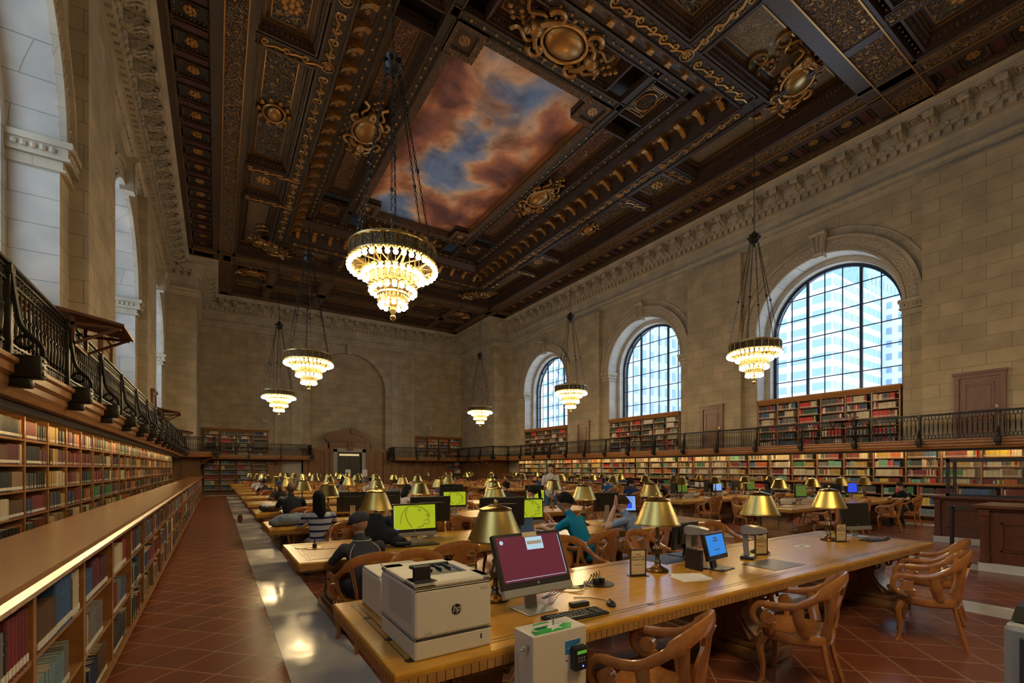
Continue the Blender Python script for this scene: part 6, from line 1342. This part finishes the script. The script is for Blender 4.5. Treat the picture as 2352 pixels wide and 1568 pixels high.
# ================================================================ PEOPLE
SKINL = mat('skin_light', (.50, .30, .21), .55); SKINM = mat('skin_medium', (.34, .19, .12), .55); SKIND = mat('skin_dark', (.12, .06, .035), .5); HAIRK = cloth('black_hair', (.008, .007, .008), .5, 30); HAIRB = cloth('brown_hair', (.05, .025, .012), .5, 30); HAIRG = cloth('grey_hair', (.35, .33, .30), .5, 30); SHOE = mat('shoe', (.03, .03, .03), .6); EYE = mat('eye_dark', (.01, .008, .008), .3); LIP = mat('lip', (.30, .09, .07), .5)
def limb(m, pts, rs, n=10): m.tube(pts, rs, n); [m.ball(tuple(p), r * 1.0, n) for p, r in zip(pts, rs)]
def person(loc, rz, label, shirt, trou, skin, hair, hstyle='short', pose='sit', lean=.25, head=(0, 0), arms='desk', long_sleeve=False, near=False, turn=0., scale=1.0, extra=None):
    """faces local +y, origin on the floor under the hips"""
    t = thing('person', label, 'person', loc, rz); t.scale = (scale,) * 3
    segs = []          # (kind, p, q, r) for material lookup
    m = M(); V = Vector
    hz = .52 if pose == 'sit' else .93
    L = lean; up = lambda s, x=0: V((x, s * math.sin(L), hz + s * math.cos(L)))
    def put(kind, pts, rs, n=10):
        pts = [V(p) for p in pts]; limb(m, pts, rs, n)
        for a, b, ra, rb in zip(pts, pts[1:], rs, rs[1:]): segs.append((kind, a, b, (ra + rb) / 2))
    # torso
    rg = []
    for s, wx, wy in ((-.08, .10, .08), (-.04, .165, .12), (.04, .175, .125), (.16, .15, .11), (.28, .165, .115), (.40, .185, .115), (.47, .175, .095), (.51, .11, .07), (.54, .06, .055)):
        c = up(s); rg.append([(c.x + wx * math.cos(2 * PI * k / 16), c.y + wy * math.sin(2 * PI * k / 16), c.z) for k in range(16)])
    m.rings(rg); segs.append(('shirt', up(-.02), up(.46), .16))
    nb = up(.50); hd = nb + V((0, .03 + L * .10, .20)) + V((head[0] * .05, head[1] * .08, -abs(head[1]) * .03))
    put('skin', [nb, hd - V((0, .015, .10))], [.058, .052])
    yaw = turn; ca, sa = math.cos(yaw), math.sin(yaw)
    H = Matrix.Translation(hd) @ Matrix.Rotation(yaw, 4, 'Z') @ Matrix.Rotation(-head[1], 4, 'X')
    hm = M(); hm.ball((0, -.01, .02), .098, 16, 0, .80, .98, 1.12); hm.ball((0, .035, -.045), .070, 12, 0, .85, .85, 1.0); hm.ball((0, .05, -.085), .032, 8, 0, 1.1, .8, .8)
    hm.tube([(0, .090, .012), (0, .112, -.022)], [.009, .015], 6); hm.ball((0, .104, -.026), .015, 6, 0, 1.15, .9, .8); hm.ball((0, .092, -.056), .016, 6, 0, 1.3, .5, .55)
    for e in (-1, 1): hm.ball((e * .080, -.004, -.012), .026, 8, 0, .35, .8, 1.2); hm.ball((e * .032, .082, .016), .017, 6, 0, 1.2, .6, .5)
    m.add(hm, H); segs.append(('skin', hd - V((0, 0, .06)), hd + V((0, 0, .08)), .09))
    # legs
    for e in (-1, 1):
        if pose == 'sit':
            kn = V((e * .13, .43, .50)); an = V((e * .14, .38 + .04 * e, .09)); put('trou', [V((e * .09, .0, hz)), V((e * .11, .2, .53)), kn], [.095, .085, .062]); put('trou', [kn, V((e * .135, .41, .3)), an], [.060, .055, .042])
            put('shoe', [an - V((0, .03, .045)), an + V((0, .10, -.050)), an + V((0, .16, -.055))], [.040, .040, .032])
        else:
            kn = V((e * .10, .02, .50)); an = V((e * .12, -.03, .09)); put('trou', [V((e * .09, 0, hz)), kn], [.098, .066]); put('trou', [kn, V((e * .11, -.02, .33)), an], [.064, .062, .045]); put('shoe', [an - V((0, .03, .045)), an + V((0, .10, -.050)), an + V((0, .16, -.055))], [.040, .040, .032])
    # arms
    for e in (-1, 1):
        sh = up(.45, e * .185)
        if arms == 'desk': el = V((e * .27, sh.y + .16, .80)); wr = V((e * .13, sh.y + .38, .815)); hdir = V((-e * .35, 1, 0)).normalized()
        elif arms == 'face': el = V((e * .22, sh.y + .24, .82)); wr = V((e * .07, hd.y + .10, hd.z - .10)); hdir = V((-e * .1, -.1, 1)).normalized()
        elif arms == 'head1' and e < 0: el = V((-.22, sh.y + .26, .82)); wr = V((-.09, hd.y + .06, hd.z - .02)); hdir = V((.1, -.15, 1)).normalized()
        elif arms == 'head1': el = V((.27, sh.y + .14, .80)); wr = V((.12, sh.y + .36, .815)); hdir = V((-.6, 1, 0)).normalized()
        elif arms == 'cross': el = V((e * .25, .10, sh.z - .27)); wr = V((-e * .04, .20, sh.z - .25 + .03 * e)); hdir = V((-e, .0, .0)).normalized()
        else: el = V((e * .25, .02, sh.z - .28)); wr = V((e * .27, .08, sh.z - .52)); hdir = V((0, .1, -1)).normalized()
        mid = sh.lerp(el, .55)
        put('shirt', [sh, mid], [.062, .054]); put('shirt' if long_sleeve else 'skin', [mid, el], [.047, .043]); put('shirt' if long_sleeve else 'skin', [el, el.lerp(wr, .5), wr], [.043, .040, .029])
        # hand: palm, five fingers, thumb from the side
        side = hdir.cross(V((0, 0, 1))) if abs(hdir.z) < .8 else V((1, 0, 0)); side.normalize(); nrm = side.cross(hdir).normalized()
        pc = wr + hdir * .05; put('skin', [wr, pc, wr + hdir * .085], [.027, .033, .031], 8)
        if near or True:
            for q, (o_, ln) in enumerate(((-.030, .062), (-.010, .074), (.010, .070), (.029, .056))):
                b0 = wr + hdir * .088 + side * o_; b1 = b0 + hdir * ln * .55 - nrm * .006; b2 = b1 + hdir * ln * .4 - nrm * .022; put('skin', [b0, b1, b2], [.0105, .0098, .0085], 6)
            th0 = wr + hdir * .03 + side * (.028 * e); th1 = th0 + hdir * .035 + side * (.022 * e); put('skin', [th0, th1, th1 + hdir * .03], [.013, .011, .009], 6)
    mats = {'shirt': shirt, 'trou': trou, 'skin': skin, 'shoe': SHOE}; order = ['skin', 'shirt', 'trou', 'shoe']
    b = m.obj('body', [mats[k] for k in order], t, smooth=True); remesh(b, .0125 if near else .02, 3 if near else 2)
    me = b.data; idx = []
    while len(me.materials) < 4: me.materials.append(mats[order[len(me.materials)]])
    S = [(order.index(k), a, q - a, max(1e-6, (q - a).length_squared), r) for k, a, q, r in segs]
    import numpy as np
    n = len(me.polygons); ce = np.empty(n * 3); me.polygons.foreach_get('center', ce); ce = ce.reshape(-1, 3); best = np.full(n, 1e9); bi = np.zeros(n, dtype=np.int32)
    for k, a, d, l2, r in S:
        a_ = np.array(a); d_ = np.array(d); tt = np.clip(((ce - a_) @ d_) / l2, 0, 1); dist = np.linalg.norm(ce - a_ - tt[:, None] * d_, axis=1) - r; mk = dist < best; best[mk] = dist[mk]; bi[mk] = k
    me.polygons.foreach_set('material_index', bi); me.update()
    # hair
    hh = M()
    if hstyle in ('short', 'long', 'pony', 'bun', 'mid'):
        rr = []
        for a in range(9):
            th = PI * .56 * a / 8 + .001; rr.append([(.090 * math.sin(th) * math.cos(2 * PI * k / 18), -.016 + .112 * math.sin(th) * math.sin(2 * PI * k / 18) * (1.0 if math.sin(2 * PI * k / 18) < 0 else .86), .024 + .122 * math.cos(th) + (.035 * max(0, math.sin(2 * PI * k / 18)) - .055 * max(0, -math.sin(2 * PI * k / 18))) * (a / 8) ** 2) for k in range(18)])
        hh.rings(rr, cap=False)
        if hstyle in ('long', 'mid'):
            ln = .42 if hstyle == 'long' else .22
            rr = [[(w_ * math.cos(PI + PI * k / 11) * (1 if 0 < k < 11 else 1), -.03 - dd * math.sin(PI * k / 11), z) for k in range(12)] + [(w_ * .8 * math.cos(2 * PI - PI * k / 5), -.02 - dd * .3 * math.sin(PI * k / 5), z) for k in range(6)] for z, w_, dd in ((.06, .088, .085), (-.04, .096, .095), (-.14, .100, .098), (-ln * .7, .095, .10), (-ln, .05, .07))]
            hh.rings(rr)
        if hstyle == 'pony': hh.tube(bez([(0, -.11, .05), (0, -.17, .0), (0, -.16, -.15), (0, -.13, -.32)], 5), [.03 + .012 * math.sin(k / 15 * PI) - .018 * (k / 15) for k in range(16)], 8)
        if hstyle == 'bun': hh.ball((0, -.11, .07), .05, 10)
    elif hstyle == 'cap':
        hh.ball((0, -.015, .055), .112, 18, 0, .92, 1.08, .72); hh.rings([[(x * .085, y, z) for x, y, z in ((-1, .06, .045), (1, .06, .045), (.75, .135, .025), (-.75, .135, .025))], [(x * .085, y, z) for x, y, z in ((-1, .06, .057), (1, .06, .057), (.75, .135, .035), (-.75, .135, .035))]])
    if hh.v:
        q = M(); q.add(hh, H); q.obj('cap' if hstyle == 'cap' else 'hair', hair, t, smooth=True, ang=70)
    ey = M()
    for e in (-1, 1): ey.ball((e * .032, .0875, .012), .0085, 8, 0, 1.2, .7, .7)
    q = M(); q.add(ey, H); q.obj('eyes', EYE, t, smooth=True)
    if extra: extra(t, H, up)
    return t
JEAN = cloth('blue_denim', (.05, .10, .19), .3); DARKT = cloth('dark_trousers', (.02, .022, .03), .3); KHAK = cloth('khaki_trousers', (.20, .15, .10), .3)
C_ = lambda n, c: cloth(n, c, .5, 7)
GJ = C_('charcoal_jacket', (.055, .058, .068)); 
def jacket(t, H, up):
    m = M(); rg = []
    for s, wx, wy in ((.485, .112, .088), (.525, .095, .082), (.565, .086, .076)):
        c = up(s); rg.append([(c.x + wx * math.cos(2 * PI * k / 16), c.y + wy * math.sin(2 * PI * k / 16), c.z) for k in range(16)])
    m.rings(rg, cap=False); m.obj('collar', GJ, t, smooth=True)
    p = M(); c = up(.53); p.tube([(c.x + .098 * math.cos(a), c.y + .086 * math.sin(a), c.z) for a in [PI + PI * k / 12 for k in range(13)]], .004, 4)
    for e in (-1, 1): p.tube(bez([tuple(up(.50, e * .10) + Vector((0, -.075, 0))), tuple(up(.42, e * .155) + Vector((0, -.098, 0))), tuple(up(.28, e * .165) + Vector((0, -.085, 0)))], 6), .0035, 4)
    p.obj('piping', PAPER, t)
person((1.25, 4.62, 0), .06, 'person in grey jacket with white piping and flat cap, seen from behind', GJ, DARKT, SKINM, cloth('tweed_cap', (.06, .065, .08), .6, 40), 'cap', lean=.30, head=(0, .35), long_sleeve=True, near=True, turn=.4, scale=.95, extra=jacket)
person((1.36, 7.62, 0), .05, 'person with long black hair in a white and navy striped sweater', cloth('striped_sweater', (.42, .44, .50), .4, 8, (.015, .025, .09), 3.2), KHAK, SKINL, HAIRK, 'long', lean=.15, head=(0, .2), long_sleeve=True, near=True)
person((1.32, 10.52, 0), -.05, 'broad person with shaved head in a black T-shirt, seen from behind', C_('black_tshirt', (.012, .014, .02)), DARKT, SKIND, HAIRK, 'none', lean=.2, head=(0, .2), near=True, scale=1.06)
person((1.50, 12.72, 0), PI + .2, 'person with short black hair in grey-brown shirt facing the shaved-headed reader', C_('taupe_shirt', (.17, .13, .11)), DARKT, SKINM, HAIRK, lean=.28, head=(0, .4), near=True)
person((4.20, 4.66, 0), .35, 'person in bright teal T-shirt hunched over a laptop', C_('teal_tshirt', (.006, .20, .36)), DARKT, SKINM, HAIRK, lean=.48, head=(0, .35), near=True, turn=.5, scale=1.06)
person((5.26, 4.68, 0), .35, 'person with brown hair and light blue shirt resting head on one hand', C_('light_blue_shirt', (.20, .28, .42)), KHAK, SKINL, HAIRB, lean=.42, head=(0, .5), arms='head1', near=True, turn=.3)
def tee_print(t, H, up):
    m = M(); m.box(-.09, .09, .118, .128, 1.27, 1.30); m.tube([(.085 * math.cos(a), .124, 1.16 + .09 * math.sin(a)) for a in [PI * k / 10 for k in range(11)]], .004, 4); m.obj('shirt_print', DGR, t)
person((8.65, 11.3, 0), PI * .80, 'person standing in the aisle with arms crossed, white T-shirt and jeans', C_('white_tshirt', (.50, .49, .45)), JEAN, SKINL, HAIRB, pose='stand', lean=.02, arms='cross', near=True, scale=1.04, extra=tee_print)
person((5.50, 7.65, 0), .1, 'person with dark ponytail in a white striped blouse, third table', cloth('white_blouse', (.50, .48, .46), .5), DARKT, SKINL, HAIRK, 'pony', lean=.2, head=(0, .2), long_sleeve=True, near=True, turn=.5)
person((6.60, 10.5, 0), .0, 'person with hair tied up facing away, fourth table', C_('dark_top', (.03, .03, .04)), DARKT, SKINL, HAIRK, 'bun', lean=.2, turn=.4)
person((3.60, 10.5, 0), -1.2, 'person in pale pink blouse turned left at the fourth table', C_('pale_blouse', (.42, .34, .33)), DARKT, SKINM, HAIRK, 'mid', lean=.3, head=(0, .4), long_sleeve=True)
person((1.98, 6.86, 0), PI - .2, 'person in navy quilted jacket behind the nearest green screen', C_('navy_quilt', (.02, .032, .06)), DARKT, SKINL, HAIRK, lean=.3, head=(0, .5), long_sleeve=True)
PAT = cloth('patterned_top', (.30, .32, .28), .5, 30)
far = [((1.15, 25.1), PI, 'person in white shirt and dark cap at a laptop, far left', (.50, .52, .55), 'cap', DARKT), ((1.9, 22.6), PI, 'person with grey hair and white shirt, far left tables', (.50, .50, .52), HAIRG, DARKT), ((2.1, 19.6), 0., 'person with dark hair in black, back turned, far left tables', (.02, .02, .03), HAIRK, DARKT), ((1.95, 16.0), PI - .3, 'person in blue cap and dark shirt leaning over a book', (.06, .05, .06), 'capb', DARKT), ((1.70, 14.0), PI, 'person in patterned green top with glasses, behind the shaved-headed reader', 'PAT', HAIRK, KHAK),
       ((5.0, 13.5), 0., 'person with bald grey head seen behind the wide monitor', (.25, .25, .28), HAIRG, DARKT), ((5.6, 19.6), PI, 'person with glasses in grey shirt and cap facing the camera', (.36, .36, .36), HAIRK, DARKT), ((4.6, 22.4), 0., 'person in teal top raising an arm, middle of the left block', (.10, .28, .30), HAIRK, DARKT), ((6.4, 16.4), PI - .3, 'person in purple top reading at the sixth row', (.14, .10, .20), HAIRK, DARKT), ((3.4, 16.3), PI, 'person in grey hoodie at the sixth row', (.16, .16, .17), HAIRB, DARKT),
       ((12.2, 28.6), PI + .3, 'person in maroon sweater at the far right tables', (.22, .04, .06), HAIRB, DARKT), ((12.6, 19.4), .6, 'person in white shirt turned sideways, right block middle', (.46, .46, .46), HAIRK, DARKT), ((14.2, 19.3), PI, 'person in blue with glasses facing the camera, right block middle', (.06, .13, .33), HAIRK, DARKT), ((15.6, 16.4), PI - .4, 'bald person in pale blue shirt leaning forward', (.30, .36, .44), HAIRG, KHAK), ((13.2, 13.6), -.6, 'person in blue hooded top bending over the table', (.03, .08, .22), HAIRK, JEAN),
       ((14.6, 13.5), PI, 'person with long dark hair resting chin on hand', (.06, .05, .05), 'longk', DARKT), ((12.3, 10.9), -.8, 'person in navy shirt slumped over the table', (.02, .035, .10), HAIRK, JEAN), ((13.6, 11.0), .5, 'person in black with hand to face, right block', (.012, .012, .014), HAIRK, DARKT), ((17.6, 13.3), PI, 'person with long black hair holding an open folder by the right shelves', (.03, .022, .03), 'longk', DARKT), ((15.75, 8.1), 1.1, 'person in dark grey T-shirt with wavy dark hair at the second right table', (.045, .045, .045), 'longk', JEAN), ((17.55, 6.1), 1.2, 'person in black with glasses at the right end table', (.012, .012, .015), HAIRB, DARKT)]
for p_ in [o for o in bpy.data.objects if o.get('category') == 'person']: CHP[:] = [q for q in CHP if math.hypot(q[0] - p_.location.x, q[1] - p_.location.y) > .5]
for i, ((x, y), rz, lab, c, h_, tr) in enumerate(far):
    cx_, cy_, _s = min([q for q in CHP if q[2] == ('near' if math.cos(rz) > 0 else 'far')], key=lambda q: math.hypot(q[0] - x, (q[1] - y) * 1.4)); x, y = cx_, cy_; CHP.remove((cx_, cy_, _s))
    sh = PAT if c == 'PAT' else C_('shirt_cloth', c); hs = 'short'; hm_ = h_
    if h_ == 'cap': hs = 'cap'; hm_ = GJ
    elif h_ == 'capb': hs = 'cap'; hm_ = JEAN
    elif h_ == 'longk': hs = 'mid'; hm_ = HAIRK
    person((x, y, 0), rz, lab, sh, tr, (SKINL, SKINM, SKINL, SKIND)[i % 4] if 'bald' not in lab else SKINL, hm_, 'none' if 'bald' in lab else hs, lean=.22 + .10 * (i % 3), head=(0, .35), arms='face' if 'hand' in lab else 'desk', near=False)
for i, (x, y, nm) in enumerate(((2.9, 11.6, 'white tote bag standing on the fourth left table'), (8.0 - 1, 14.6, 'white paper box on the fifth left table'))):
    t = thing('tote_bag', nm, 'bag', (x + 1.2 * (1 - i), y, TZ)); m = M(); m.rings([[(sx * w_, sy * .06, z) for sx, sy in ((-1, -1), (1, -1), (1, 1), (-1, 1))] for z, w_ in ((0, .14), (.15, .17), (.30, .15))]); m.obj('body', cloth('canvas_%d' % i, (.42, .40, .38)), t); m = M(); m.tube([(.06 * math.cos(a), .05, .30 + .08 * math.sin(a)) for a in [PI * k / 8 for k in range(9)]], .008, 5); m.obj('handle', PAPER, t)
for x in (10.0, 8.7):
    t = thing('notice_stand', 'small white notice on a stand before the far door, %s one' % ('right' if x > 9 else 'left'), 'sign', (x, 37.5, 0)); m = M(); m.lathe([(.2, 0), (.2, .02), (.02, .03), (.02, 1.1), (0, 1.1)], n=12); m.obj('stand', BLKM, t); M().box(-.2, .2, -.04, -.02, 1.05, 1.6).obj('notice', PAPER, t)
# lamp and seat pads keep real contact; final clean-up of unused prototypes
for o in list(bpy.data.objects):
    if o.type == 'EMPTY' and not o.children and 'kind' not in o: bpy.data.objects.remove(o)
